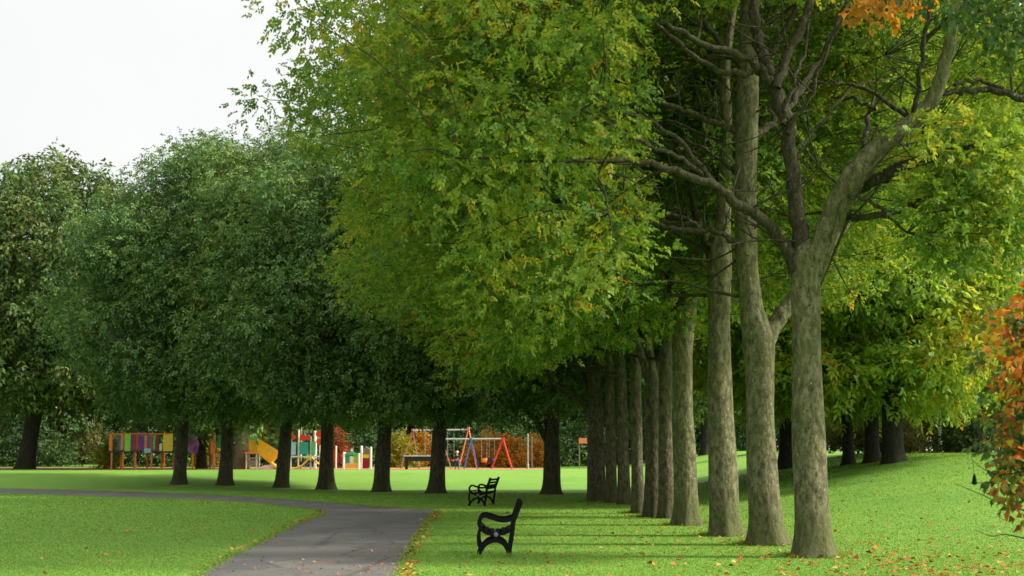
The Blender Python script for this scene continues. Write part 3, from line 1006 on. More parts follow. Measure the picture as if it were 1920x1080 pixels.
# the second row, across the lawn: three crowns made once, then copied
GL = 'dark trees of the row across the lawn'
P_L = profile([3.7, 4.5, 5.8, 8, 11, 13.6, 15.6, 16.7], [3.6, 5.0, 6.2, 6.7, 6.2, 4.7, 2.9, 1.0])
row = [((335, 908), 'dark dense row tree whose slim trunk overlaps the purple climbing panel'),
       ((423, 910), 'dark row tree whose trunk stands between the pale tree bole and the orange climbing frame'),
       ((527, 914), 'dark row tree with a slightly bent trunk covering the foot of the yellow slide'),
       ((611, 918), 'dark row tree whose trunk covers part of the red-roofed play tower'),
       ((713, 922), 'dark row tree whose trunk stands beside the small playhouse'),
       ((818, 925), 'dark row tree whose trunk hides one end of the picnic table')]
protos = []
for i in range(3):
    b = gw(*row[i][0])
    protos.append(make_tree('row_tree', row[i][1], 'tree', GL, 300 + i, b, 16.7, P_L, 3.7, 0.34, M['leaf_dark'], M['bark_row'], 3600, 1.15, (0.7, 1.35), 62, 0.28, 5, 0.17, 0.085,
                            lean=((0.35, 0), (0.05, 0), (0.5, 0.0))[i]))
for i in range(3, 6):
    b = gw(*row[i][0])
    dup(protos[(i + 1) % 3], b, (0.4, -0.6, 0.8)[i - 3], row[i][1], GL, ((1, 1, .98), (1.02, 1.02, .95), (1.0, 1.0, .92))[i - 3])

# the lone tree with the low limb
b = gw(1035, 927)
make_tree('lawn_tree', 'lone dark tree with one low limb curving out over the far bench', 'tree', None, 320, b, 16.0,
          profile([2.9, 4, 7, 10, 13, 15.5, 16], [3.0, 4.6, 5.8, 5.8, 4.6, 2.0, .8]), 2.9, 0.36, M['leaf_dark'], M['bark_row'], 3000, 1.15, (0.7, 1.2), 46, 0.28, 5, 0.19, 0.09,
          limbs=[([(-0.05, 0, 1.7), (-0.45, -.1, 2.6), (-0.9, -.2, 3.2), (-1.6, -.3, 3.55), (-2.4, -.3, 3.9)], [0.13, 0.12, 0.1, 0.07, 0.03])], low=lambda r: 4.3 - 0.25 * r)

# ------------------------------------------------------------------ trees among and behind the playground
def back_tree(label, seed, px, Y, H, r, leaf, bark, tr, z0=2.5, lean=(0, 0), group=None, wide=1.0, dens=1.0, name='woodland_tree', keep=None, per=40, z=None, rz=0):
    x = (px - 960) / FPX * Y
    loc = Vector((x, Y, float(hz(x, Y)) if z is None else z))
    pr = profile([z0, z0 + 1.2, H * .35, H * .6, H * .82, H * .96, H], [r * .6, r * .85, r, r * .95, r * .7, r * .3, .3])
    return make_tree(name, label, 'tree', group, seed, loc, H, pr, z0, tr, leaf, bark, int(2600 * dens), 1.5, (1.0, 1.8), per, 0.42, 4, 0.34, 0.17, lean=lean, wood_reach=True, keep=keep, rz=rz)


back_tree('tall olive tree with a leaning dark trunk at the end of the playground surface', 401, 50, 91.5, 19.3, 8.5, M['leaf_olive'], M['bark_dark'], 0.55, z0=4.5, lean=(1.2, 0.5), dens=1.6, per=56)
back_tree('tree with a thick pale bole between the climbing frame and the yellow slide', 402, 455, 92, 15.5, 5.5, M['leaf_dark'], M['bark_pale'], 0.50, z0=2.6, lean=(0.2, 0))
back_tree('tree with a dull brown bole rising right behind the purple climbing panel', 403, 381, 95, 15.5, 5.0, M['leaf_dark'], M['bark_row'], 0.30, z0=3.0)

GW = 'woodland trees behind the playground'
LW = 'one of the dark woodland trees massed behind the playground and its shrubs'
w1 = back_tree(LW, 411, -60, 122, 20, 7.5, M['leaf_olive'], M['bark_dark'], 0.45, z0=1.6, group=GW, dens=1.3)
w2 = back_tree(LW, 412, 150, 118, 17, 7.0, M['leaf_wood'], M['bark_dark'], 0.45, z0=1.2, group=GW, dens=1.3)
w3 = back_tree(LW, 413, 330, 124, 17, 7.0, M['leaf_olive'], M['bark_dark'], 0.45, z0=1.4, group=GW, dens=1.3)
k = 0
for px, Y, sc in ((-250, 126, 1.0), (470, 119, .9), (610, 126, .95), (740, 120, .9), (860, 127, .95), (1000, 119, .95), (1120, 127, 1.0), (1240, 122, 1.0), (1370, 126, 1.05), (1490, 116, 1.0),
                  (1610, 122, 1.05), (1760, 112, 1.1), (1930, 118, 1.1), (2080, 110, 1.1)):
    x = (px - 960) / FPX * Y
    dup((w2, w3, w1)[k % 3], (x, Y, float(hz(x, Y))), k * 1.7, LW, GW, (sc, sc, sc)); k += 1

# the bright trees over the slope on the right
GB = 'trees at the top of the sloping lawn'
def slope_tree(label, seed, px, py, Y, H, r, tr, leaf, bark, lean=(0, 0), z0=3.4, dens=1.0, keep=None):
    p = pw(px, py, Y)
    loc = Vector((p.x, Y, float(hz(p.x, Y))))
    pr = profile([z0 - .9, z0, z0 + 1.5, H * .45, H * .7, H * .9, H], [r * .6, r * .8, r * .95, r, r * .85, r * .5, .6])
    return make_tree('slope_tree', label, 'tree', GB, seed, loc, H, pr, z0 - .9, tr, leaf, bark, int(3800 * dens), 1.15, (0.7, 1.3), 44, 0.30, 5, 0.21, 0.11, lean=lean, keep=keep)


slope_tree('bright green tree on the slope with the broadest black trunk of the trio', 501, 1675, 857, 50, 19, 6.3, 0.36, M['leaf_bright'], M['bark_dark'], z0=2.9)
slope_tree('bright green tree on the slope, the middle black trunk of the trio', 502, 1636, 857, 52.5, 20, 5.8, 0.25, M['leaf_bright'], M['bark_dark'], z0=3.1)
slope_tree('bright green tree on the slope, the slimmest trunk of the trio', 503, 1593, 859, 54, 18, 5.5, 0.20, M['leaf_bright'], M['bark_dark'], z0=3.0, lean=(-0.3, 0))
slope_tree('dark leaning tree bent towards the lawn behind the red shrub', 504, 1838, 846, 60, 12, 4.6, 0.33, M['leaf_olive'], M['bark_dark'], z0=3.6, lean=(-1.6, 0))
slope_tree('yellow tree at the very edge of the slope above the red shrub', 505, 1985, 850, 62, 18, 5.5, 0.32, M['leaf_yellow'], M['bark_dark'], z0=4.5)
slope_tree('tall green tree behind the avenue with its trunk hidden by the forked one', 506, 1478, 868, 60, 19, 6.0, 0.36, M['leaf_bright'], M['bark_dark'], z0=3.6)
slope_tree('slim dark tree glimpsed between two pale avenue trunks on the far lawn', 507, 1322, 872, 100, 12, 4.5, 0.30, M['leaf_dark'], M['bark_dark'], z0=3.8)

# ------------------------------------------------------------------ shrubs and hedges
def shrub(name, label, seed, px, Y, wx, wy, h, leaf, cat='shrub', group=None, dmin=0.5, per=34, ll=0.16, lw=0.08, stems=5, shape=1.0, L=0.22):
    x = (px - 960) / FPX * Y
    loc = Vector((x, Y, float(hz(x, Y))))
    root = empty(name, loc, label, cat, group)
    w = Wood(seed); rng = w.rng
    for i in range(stems):
        a = rng.uniform(0, 6.28); rr = rng.uniform(0.15, 0.6)
        w.limb([(wx * .2 * math.cos(a), wy * .2 * math.sin(a), -0.1), (wx * .3 * rr * math.cos(a), wy * .3 * rr * math.sin(a), h * .4), (wx * .6 * rr * math.cos(a), wy * .6 * rr * math.sin(a), h * .8)], [0.04, 0.03, 0.01], 5, 3)
    n = int(900 * max(1, wx * wy * h / 12))
    z = rng.uniform(0.08, 1, n); a = rng.uniform(0, 6.28, n); u = np.sqrt(rng.uniform(0.15, 1, n))
    rr = np.sqrt(np.maximum(0, 1 - (z * 0.98) ** 2.6)) * u * (1 + .15 * np.sin(3 * a + seed))
    c = np.stack([rr * np.cos(a) * wx / 2, rr * np.sin(a) * wy / 2, z * h * (1 + 0.16 * np.sin(a * 2 + seed * 1.3))], 1)
    c = spread(c, None, dmin, rng)
    V, F, rnd = foliage(c, rng.uniform(dmin * .6, dmin * 1.1, len(c)), per, rng, L=L, K=4, ll=ll, lw=lw, flat=0.9, down=0.1)
    V[:, 2] = np.maximum(V[:, 2], -0.02)
    w.build('stems', M['bark_dark'], root)
    np_mesh('foliage', V, F, leaf, root, rnd=rnd)
    return root


shrub('shrub', 'orange autumn shrub glowing behind the low red swing frame', 601, 935, 101.5, 4.2, 2.2, 2.05, M['leaf_orange'])
shrub('shrub', 'small orange-brown shrub beside the pale lamp pole', 602, 1000, 103, 1.8, 1.5, 1.7, M['leaf_orange'])
shrub('shrub', 'yellow-leaved shrub behind the slanting red swing legs', 603, 752, 101, 2.4, 1.6, 2.0, M['leaf_yellow'])
shrub('shrub', 'scarlet shrub standing behind the little playhouse', 604, 636, 98.5, 1.3, 1.2, 2.4, M['leaf_crimson'])
shrub('shrub', 'russet shrub rising behind the picnic table', 605, 787, 103.5, 1.4, 1.2, 2.3, M['leaf_orange'])
shrub('shrub', 'bright green strap-leaved shrub beside the climbing frame', 606, 207, 94.5, 1.2, 1.2, 1.6, M['leaf_bright'], dmin=0.4)
shrub('shrub', 'tawny olive shrub on the strip of lawn beneath the leaning dark trunk', 607, 150, 113, 4.6, 2.5, 3.6, M['leaf_tan'], dmin=0.7)
shrub('shrub', 'rounded dull green shrub at the end of the lawn past the leaning dark trunk', 608, -10, 113, 5.2, 2.5, 3.3, M['leaf_olive'], dmin=0.7)
shrub('shrub', 'yellowish shrub peeping above the orange and green climbing panels', 609, 400, 104, 2.2, 1.6, 3.2, M['leaf_yellow'])
LH = 'one of the dark hedge shrubs closing the lawn behind the playground'
h1 = shrub('hedge_shrub', LH, 611, 290, 107, 6.5, 2.4, 3.0, M['leaf_wood'], group='hedge behind the playground', dmin=0.7, ll=0.2, lw=0.1)
h2 = shrub('hedge_shrub', LH, 612, 450, 108, 6.5, 2.4, 2.7, M['leaf_wood'], group='hedge behind the playground', dmin=0.7, ll=0.2, lw=0.1)
for i, px in enumerate((590, 700, 850, 960, 1080, 1190, 1290, 1400, -140, 60)):
    Y = 107 + (i % 3)
    x = (px - 960) / FPX * Y
    dup((h1, h2)[i % 2], (x, Y, float(hz(x, Y))), 0.2 * (i % 3), LH, 'hedge behind the playground', (1, 1, 0.85 + 0.1 * (i % 4)))
shrub('shrub', 'tan thicket on the slope around the thin pale birch stem', 621, 1752, 66, 3.8, 1.8, 2.0, M['leaf_tan'], dmin=0.5)
shrub('shrub', 'olive thicket on the slope between the black trunks of the trio', 622, 1630, 64, 4.0, 1.8, 2.0, M['leaf_tan'], dmin=0.5)
shrub('shrub', 'dark brown thicket at the foot of the leaning slope tree', 623, 1800, 60, 1.9, 1.3, 1.3, M['leaf_olive'], dmin=0.45)
shrub('shrub', 'broad dark thicket closing the slope behind the leaning tree', 624, 1880, 72, 6.0, 2.5, 4.2, M['leaf_wood'], dmin=0.8)
shrub('shrub', 'dark thicket closing the lawn behind the forked avenue trunk', 625, 1500, 84, 8.0, 2.5, 3.6, M['leaf_wood'], dmin=0.8)
shrub('shrub', 'tall dark thicket rising behind the birch stem', 626, 1720, 80, 7.0, 2.5, 5.0, M['leaf_wood'], dmin=0.9)

b = pw(1765, 850, 63)
br = empty('birch', (b.x, 63, float(hz(b.x, 63))), 'thin pale birch stem standing among the thickets on the slope', 'tree')
w = Wood(630)
w.limb([(0, 0, -.1), (-.03, 0, 1.2), (0.04, 0, 2.5), (0.0, 0, 4.5), (0.1, 0, 7)], [0.085, 0.075, 0.065, 0.05, 0.02], 8, 4, lump=.05)
cc = np.random.default_rng(631).normal(0, 1, (26, 3)) * np.array([.8, .8, 1.2]) + np.array([0, 0, 6.2])
for p in cc: w.reach(p)
V, F, rnd = foliage(cc, np.full(len(cc), .5), 20, np.random.default_rng(632), L=.2, K=4, ll=.12, lw=.07)
w.build('trunk', M['cream'], br)
np_mesh('crown', V, F, M['leaf_yellow'], br, rnd=rnd)


# ------------------------------------------------------------------ the red shrub close to the camera
def near_shrub():
    loc = Vector((4.9, 10.6, 0))
    root = empty('copper_shrub', loc, 'tall red and green autumn shrub hanging into view beside the slope', 'shrub')
    w = Wood(700); rng = w.rng
    o = np.array(tuple(loc))
    w.limb([(0, 0, -.1), (-.1, -.1, .6), (-.15, -.15, 1.5), (-.2, -.2, 2.6), (-.3, -.2, 4.2), (-.5, -.1, 6.0)], [.13, .11, .10, .085, .06, .03], 10, 5, lump=.06, flare=(0, .3))
    w.limb([(-.1, -.1, .5), (-.5, -.2, 1.0), (-.9, -.3, 1.5), (-1.2, -.3, 2.3)], [.05, .04, .03, .015], 6, 4)
    w.limb([(-.3, -.2, 4.3), (-.9, .2, 5.0), (-1.6, .5, 5.25), (-2.4, .7, 5.3)], [.04, .03, .02, .008], 6, 4)
    C, Rr = [], []
    for px, py, r in ((1905, 600, .16), (1940, 640, .3), (1925, 700, .2), (1905, 665, .12), (1960, 740, .3), (1912, 770, .16), (1935, 820, .22), (1900, 840, .13), (1965, 880, .3),
                      (1915, 905, .16), (1940, 930, .16), (1930, 890, .18), (1885, 815, .08), (1950, 560, .25), (1985, 500, .3), (1925, 740, .16), (1905, 890, .12),
                      (2000, 700, .35), (2020, 850, .35), (2040, 600, .4), (2050, 960, .35), (1895, 640, .1), (1925, 620, .15)):
        p = np.array(tuple(pw(px, py, 10.2 + rng.uniform(-.5, .4)))) - o
        C.append(p); Rr.append(r)
    nlow = len(C)
    for px, py, r in ((1640, -30, .22), (1690, -6, .18), (1610, 0, .12), (1720, -50, .25), (1660, 24, .08)):
        p = np.array(tuple(pw(px, py, 11.4 + rng.uniform(-.4, .4)))) - o
        C.append(p); Rr.append(r)
    ntop = len(C)
    for px, py, r in ((1790, -10, .25), (1850, 10, .28), (1900, 40, .28), (1940, 0, .35), (1820, 40, .12), (1880, 70, .14), (1760, -50, .3), (1925, 90, .16), (1850, -60, .4), (1950, 120, .2)):
        p = np.array(tuple(pw(px, py, 10.6 + rng.uniform(-.4, .4)))) - o
        C.append(p); Rr.append(r)
    C = np.array(C)
    for p in C[np.argsort(np.linalg.norm(C, axis=1))]:
        w.reach(p, r1=.004, kr=.006, rmin=.008)
    # bare twigs poking out over the lawn
    for pts in (((1930, 880), (1880, 890), (1845, 880), (1822, 862)), ((1925, 915), (1890, 912), (1860, 905), (1815, 906)), ((1930, 960), (1880, 945), (1835, 925), (1790, 906)),
                ((1925, 1010), (1885, 1002), (1860, 1005), (1830, 995)), ((1930, 930), (1895, 935), (1862, 930), (1840, 918))):
        w.limb([np.array(tuple(pw(px, py, 10.1))) - o for px, py in pts], [.006, .004, .003, .0015], 5, 3)
    sel = {}
    sel_b = [q for q in range(nlow) if C[q][2] > 1.25]
    back = C[sel_b] + rng.normal(0, .10, (len(sel_b), 3)) + np.array([.15, .5, 0])
    C = np.concatenate([C, back]); Rr = list(Rr) + [Rr[q] * 1.0 for q in sel_b]
    nall = len(C) - len(sel_b)
    for nm, sl, leaf in (('low', slice(0, nlow), 'leaf_red'), ('green', slice(nall, None), 'leaf_wood'), ('top', slice(nlow, ntop), 'leaf_orange'), ('dark', slice(ntop, nall), 'leaf_wood')):
        V, F, rnd = foliage(C[sl], Rr[sl], 26 if nm == 'dark' else 22, rng, L=.08, K=4, ll=.062, lw=.05, flat=.9, down=.35, droop=.3)
        sel[nm] = (V, F, rnd)
    # one crown: its leaves turn from green through red to orange
    Vs, Fs, rs, mi, base = [], [], [], [], 0
    for i, nm in enumerate(('low', 'top', 'dark', 'green')):
        V, F, r = sel[nm]
        Vs.append(V); Fs.append(F + base); rs.append(r); mi.append(np.full(len(F), i)); base += len(V)
    w.build('branches', M['bark_dark'], root)
    np_mesh('crown', np.concatenate(Vs), np.concatenate(Fs), [M['leaf_red'], M['leaf_orange'], M['leaf_wood'], M['leaf_olive']], root, rnd=np.concatenate(rs), mi=np.concatenate(mi))
    # the withered black leaf on its long stalk
    t = MB()
    a, b_ = pw(1824, 864, 10.1) - loc, pw(1825, 888, 10.1) - loc
    t.tube([a, (a + b_) / 2 + Vector((.003, 0, 0)), b_], .0016, 5)
    c, d = pw(1827, 887, 10.1) - loc, pw(1827, 909, 10.1) - loc
    t.tube([c, c.lerp(d, .3), c.lerp(d, .6), c.lerp(d, .9), d], [.003, .011, .015, .021, .008], 7)
    t.build('withered_leaf', M['iron'], root, label='black withered leaf dangling on a long stalk')


near_shrub()


# ================================================================== BENCHES
def bench(label, loc, rz, proto=None):
    if proto is not None:
        return dup(proto, loc, rz, label)
    root = empty('park_bench', loc, label, 'bench', 'iron park benches beside the path', rz)
    q = lambda pts: [((x - 1150) / 645, (885 - y) / 645) for x, y in pts]

    def frame(y0):
        f = MB()
        f.band(q([(1152, 892), (1158, 800), (1174, 700), (1184, 620), (1190, 560), (1196, 515)]), [.058, .062], .05, y0=y0)
        f.band(q([(1182, 560), (1205, 490), (1235, 415), (1258, 350), (1268, 325)]), [.075, .078], .052, y0=y0)
        f.band(q([(1205, 500), (1125, 522), (1050, 522), (970, 498), (905, 480), (862, 492), (838, 540), (848, 588), (890, 625)]), [.06, .052], .056, y0=y0)
        f.band(q([(846, 600), (900, 640), (980, 664), (1060, 658), (1125, 638), (1184, 606)]), .056, .048, y0=y0)
        f.band(q([(852, 596), (832, 680), (836, 760), (850, 800), (838, 845), (822, 892)]), .05, .047, y0=y0)
        f.band(q([(836, 872), (872, 806), (925, 752), (1005, 728), (1080, 752), (1125, 812), (1146, 872)]), .058, .045, y0=y0)
        f.band(q([(1008, 655), (1014, 700), (1010, 735)]), .05, .043, y0=y0)
        o = f.build('end_frame', M['iron'], root)
        st = MB()
        cx, cz = q([(1012, 665)])[0]
        st.tube([(cx, y0 - .036, cz), (cx, y0 - .03, cz), (cx, y0 + .03, cz), (cx, y0 + .036, cz)], [.026, .036, .036, .026], 10)
        st.build('boss', M['stud'], o)
    frame(-.82); frame(.82)
    s = MB()
    for x, y in ((862, 590), (915, 628), (970, 645), (1030, 648), (1090, 635), (1140, 618)):
        (u, v), = q([(x, y)])
        s.box((u, 0, v + .004), (.062, 1.60, .026), ch=0)
    s.build('seat', M['slat'], root)
    bk = MB()
    for x, y in ((1192, 545), (1212, 485), (1233, 430), (1252, 372)):
        (u, v), = q([(x, y)])
        bk.box((u - .004, 0, v + .006), (.026, 1.60, .058), Matrix.Rotation(R(20), 3, 'Y'))
    bk.build('backrest', M['slat'], root)
    return root


nb = gw(955.5, 1046)
rb_ = math.atan2(-25 / FPX, 1)
nd = Vector((-25 / FPX, 1, 0)).normalized()
B1 = bench('black iron park bench seen end-on, nearer the path edge and the larger in view', nb + nd * 0.85, -math.atan2(nd.x, nd.y))
B1.scale = (1, .66, 1)
fb = gw(917, 947.2)
B2 = bench('black iron park bench showing both end frames, smaller and further along the lawn', fb + Vector((0.0, 0.0, 0)), R(-8.5), B1)
B2.scale = (1, 1, 1)

pad = MB()


# ================================================================== PLAYGROUND
ZP = 0.66 + 0.008
Y0 = 91.0
S = Y0 / FPX


def wx(px): return (px - 960) * S
def wz(py): return (EYE - ZP) + (850 - py) * S * 1.0   # height above the rubber surface at Y0


def rootp(name, px, label, cat, Y=Y0, group=None):
    return empty(name, (wx(px), Y, ZP), label, cat, group)


def panel(root, x0, x1, y0, y1, m, yy=0.0, name='panel', label=None, r=0.06, th=.05):
    """upright play panel with rounded corners; x in pixels at the playground, heights in pixels"""
    a, b = wx(x0) - root.location.x, wx(x1) - root.location.x
    z0, z1 = wz(y1), wz(y0)
    o = MB()
    r = min(r, (b - a) / 2.5)
    out = []
    for cx, cz, s in ((b - r, z1 - r, 0), (a + r, z1 - r, 1), (a + r, z0 + r, 2), (b - r, z0 + r, 3)):
        for k in range(4):
            w_ = (s + k / 3) * PI / 2
            out.append((cx + r * math.cos(w_), cz + r * math.sin(w_)))
    o.prism(out, yy - th / 2, yy + th / 2)
    return o.build(name, m, root, label=label)


def post(root, px, y0, m, yy=0.0, r=.06, name='post', y1=None, cap=None):
    x = wx(px) - root.location.x
    o = MB()
    zt = wz(y0); zb = 0 if y1 is None else wz(y1)
    o.tube([(x, yy, zb), (x, yy, zt - .03), (x, yy, zt)], [r, r, r * .6], 8)
    p = o.build(name, m, root)
    return p


# --- orange climbing frame
cf = rootp('jungle_gym', 285, 'long climbing frame on orange legs with lime, purple, red and yellow panels', 'climbing frame')
for i, px in enumerate((219, 227, 240, 252, 263, 276, 293, 303, 317, 325)):
    post(cf, px, (814, 846, 845, 814, 846, 814, 814, 846, 814, 846)[i], M['orange' if i % 3 else 'salmon'], yy=(-.6, .6)[i % 2], r=.055)
d = MB(); a_ = wx(215) - cf.location.x; b_ = wx(332) - cf.location.x
d.box(((a_ + b_) / 2, 0, wz(847)), (b_ - a_, 1.3, .1)); d.build('deck', M['dark'], cf)
for x0, x1, y0, y1, m, yy in ((214, 220, 815, 845, 'orange', -.66), (222, 230, 817, 845, 'wood', .2), (231, 235, 816, 845, 'slate', -.66), (236, 241, 815, 844, 'salmon', -.70), (242.5, 254, 815, 846, 'lime', -.66),
                          (255.5, 264, 815, 845, 'plum', -.66), (264.5, 268, 815, 844, 'red', -.70), (280, 284, 816, 845, 'salmon', -.70), (285, 291, 816, 844, 'slate', -.66), (291.5, 294.5, 817, 844, 'red', -.70),
                          (295.5, 299.5, 816, 843, 'green', -.66), (300.5, 306, 815, 846, 'maroon', -.66), (307, 312, 832, 846, 'cream', -.60), (314, 332, 815, 846, 'yellow', -.66)):
    panel(cf, x0, x1, y0, y1, M[m], yy)
panel(cf, 280, 292, 841, 849, M['sky'], -.72, name='bubble_panel')
# purple ring window
ring = MB()
cx, cz, rr_ = wx(274) - cf.location.x, wz(829), .34
ring.tube([(cx + rr_ * .62 * math.cos(t), -.66, cz + rr_ * 1.35 * math.sin(t)) for t in np.linspace(0, 2 * PI, 19)], .05, 6, cap=False)
ring.build('ring', M['violet'], cf)
panel(cf, 270, 278, 818, 843, M['purple'], -.6, name='panel')
tp = MB()
tp.tube([(a_, -.66, wz(814)), (b_, -.66, wz(814))], .04, 6); tp.build('top_rail', M['orange'], cf)
ar = MB()
ar.tube([(wx(x) - cf.location.x, -.5, wz(y)) for x, y in ((266, 816), (270, 811), (275, 810.5), (280, 812), (284, 816))], .035, 6); ar.build('hoop', M['slate'], cf)
# --- purple flower panel tower on one leg
pf = rootp('petal_climber', 362, 'purple petal-shaped climbing panel raised on a single orange leg', 'climbing frame', Y=91.4)
post(pf, 362, 816, M['orange'], yy=.08, r=.07)
for k_, (px, py, s) in enumerate(((358, 832, .3), (367, 833, .3), (362, 823, .30), (358, 842, .22), (368, 843, .22))):
    o = MB()
    x = wx(px) - pf.location.x; z = wz(py)
    o.prism([(x + s * .75 * math.cos(t), z + s * 1.15 * math.sin(t)) for t in np.linspace(0, 2 * PI, 17)[:-1]], -.05 - .012 * k_, .0 - .012 * k_)
    o.build('petal', M['purple' if k_ % 2 == 0 else 'violet'], pf)
tr_ = MB(); x0_ = wx(353) - pf.location.x; x1_ = wx(376) - pf.location.x
tr_.tube([(x0_, .0, wz(820)), ((x0_ + x1_) / 2, 0, wz(816)), (x1_, .0, wz(820))], .05, 6); tr_.build('cross_bar', M['purple'], pf)
# --- red and green tower
rt = rootp('climbing_tower', 400, 'narrow orange and green climbing tower half hidden by a tree bole', 'climbing frame', Y=91.6)
post(rt, 401, 815, M['salmon'], r=.09); post(rt, 391, 818, M['wood'], yy=.5, r=.06); post(rt, 412, 818, M['salmon'], yy=.5, r=.06)
panel(rt, 388, 396, 818, 846, M['tile'], .42); panel(rt, 395.5, 403, 822, 852, M['orange'], -.13); panel(rt, 404, 413, 815, 840, M['green'], .42)
panel(rt, 405, 412, 846, 858, M['stone'], .42, name='step')
d = MB(); d.box((0, .3, wz(848)), (.85, .7, .08)); d.build('deck', M['wood'], rt)

# --- yellow slide
sl = rootp('slide', 490, 'yellow enclosed slide with high side walls and a red platform', 'slide', Y=91.2)
X = lambda px: wx(px) - sl.location.x
for px, yy in ((466, -.35), (466, .55), (485, .55), (485, -.35)):
    post(sl, px, 848, M['cream'], yy=yy, r=.05)
d = MB(); d.box(((X(463) + X(488)) / 2, .1, wz(849)), (X(488) - X(463), 1.1, .12), ch=.02); d.build('platform', M['salmon'], sl)
side = [(X(486), wz(823)), (X(524), wz(847)), (X(524), wz(852)), (X(512), wz(868)), (X(486), wz(849))]
for yy in (-.42, .42):
    o = MB(); o.prism(side, yy - .035, yy + .035); o.build('side_wall', M['amber'], sl)
ch = MB()
ch.prism([(X(486), wz(847)), (X(512), wz(866)), (X(522), wz(874)), (X(528), wz(875)), (X(528), wz(877)), (X(520), wz(877)), (X(486), wz(850))], -.385, .385)
ch.build('chute', M['yellow'], sl)
o = MB(); o.prism([(X(488), wz(876)), (X(500), wz(872)), (X(518), wz(870)), (X(518), wz(878.5)), (X(488), wz(879))], -.3, .3)
o.build('run_out', M['white'], sl)
panel(sl, 470, 484, 820, 848, M['amber'], -.30); panel(sl, 470, 486, 818, 824, M['green'], -.36, name='arch')
panel(sl, 465, 490, 858, 860.5, M['cream'], -.4, name='rail'); panel(sl, 467, 489, 863, 872, M['grey'], -.1, name='kick_board')

# --- play tower with red roofs
pt = rootp('play_tower', 590, 'play tower on cream posts with red discs, teal walls and a yellow wavy base', 'play tower', Y=91.5)
for px, y0, yy in ((548, 812, -.5), (562, 806, -.5), (585, 818, -.5), (592, 808, -.5), (602, 835, -.5), (562, 800, .6), (590, 808, .6), (632, 836, -.5)):
    post(pt, px, y0, M['cream'], yy=yy, r=.05)
for px, py, r_ in ((552, 820, .15), (570, 821, .2), (580, 821, .14), (600, 814, .19), (601, 828, .19)):
    o = MB(); x = wx(px) - pt.location.x; z = wz(py)
    o.prism([(x + r_ * math.cos(t), z + r_ * 1.1 * math.sin(t)) for t in np.linspace(0, 2 * PI, 15)[:-1]], -.6, -.56)
    o.build('disc', M['red'], pt)
panel(pt, 547, 557, 829, 853, M['sky'], -.55); panel(pt, 564, 580, 829, 852, M['teal'], -.55); panel(pt, 586, 594, 828, 853, M['green'], -.56)
panel(pt, 566, 582, 806, 812, M['palegreen'], .55, name='roof'); panel(pt, 624, 630, 843, 866, M['red'], -.45)
d = MB(); a2, b2 = wx(545) - pt.location.x, wx(604) - pt.location.x
d.box(((a2 + b2) / 2, 0, wz(856)), (b2 - a2, 1.1, .09)); d.build('deck', M['cream'], pt)
wv = MB()
wv.tube([(wx(x) - pt.location.x, -.62, wz(y)) for x, y in ((556, 878), (570, 872), (580, 862), (588, 858), (596, 866), (604, 872))], .06, 6); wv.build('wavy_rail', M['yellow'], pt)
wv = MB(); wv.tube([(wx(x) - pt.location.x, -.64, wz(y)) for x, y in ((575, 874), (585, 866), (592, 862), (602, 860))], .045, 6); wv.build('climbing_bar', M['slate'], pt)
for px in (553, 566):
    o = MB(); x = wx(px) - pt.location.x; o.lathe([(.05, -.12), (.13, -.05), (.13, .05), (.05, .12)], (x, -.4, wz(868)), 10); o.build('knob', M['dark'], pt)
panel(pt, 633, 641, 850, 868, M['maroon'], -.2)
# --- little green playhouse
ph = rootp('playhouse', 662, 'tiny playhouse with cream corner posts and a green arched gable', 'playhouse', Y=91.0)
X = lambda px: wx(px) - ph.location.x
for px, y0 in ((648, 848), (676, 850)):
    post(ph, px, y0, M['cream'], yy=-.4, r=.075)
    post(ph, px, y0, M['cream'], yy=.4, r=.05)
o = MB(); o.prism([(X(650), wz(853)), (X(674), wz(853)), (X(674), wz(850)), (X(668), wz(848)), (X(663), wz(844)), (X(658), wz(848)), (X(650), wz(850))], -.45, -.39); o.build('gable', M['green'], ph)
panel(ph, 650, 659, 853, 870, M['teal'], -.36, name='wall'); panel(ph, 665, 674, 853, 870, M['lime'], -.36, name='wall')
panel(ph, 651, 674, 868, 877, M['yellow'], -.40, name='front_board'); panel(ph, 659, 666, 855, 870, M['cream'], -.41, name='window')
o = MB(); o.prism([(X(660), wz(844)), (X(663), wz(840)), (X(666), wz(844)), (X(663), wz(848))], -.48, -.455); o.build('finial', M['cream'], ph)
# --- red door booth
bo = rootp('play_booth', 687, 'narrow play booth with a dark red door between cream posts', 'playhouse', Y=91.3)
X = lambda px: wx(px) - bo.location.x
post(bo, 680, 842, M['cream'], yy=-.3, r=.06); post(bo, 697, 838, M['cream'], yy=-.3, r=.07); post(bo, 677.5, 836, M['white'], yy=.3, r=.08)
panel(bo, 681, 694, 860, 878, M['maroon'], -.3, name='door'); panel(bo, 681, 694, 852, 858.5, M['yellow'], -.3, name='lintel')
o = MB(); o.prism([(X(680), wz(852)), (X(696), wz(852)), (X(694), wz(842)), (X(688), wz(838)), (X(682), wz(842))], -.3, .3); o.build('roof', M['wood'], bo)


# --- swings
def a_frame(root, px, top, lx, rx, m, yy=0.0, r=.042, spread_=.0, name='a_frame'):
    o = MB(); X = lambda p: wx(p) - root.location.x
    o.tube([(X(px), yy, wz(top)), (X(lx), yy - spread_, 0)], r, 8)
    o.tube([(X(px), yy, wz(top)), (X(rx), yy + spread_, 0)], r, 8)
    o.box((X(px), yy, wz(top) + .02), (.16, .16, .14), ch=.03)
    return o.build(name, m, root)


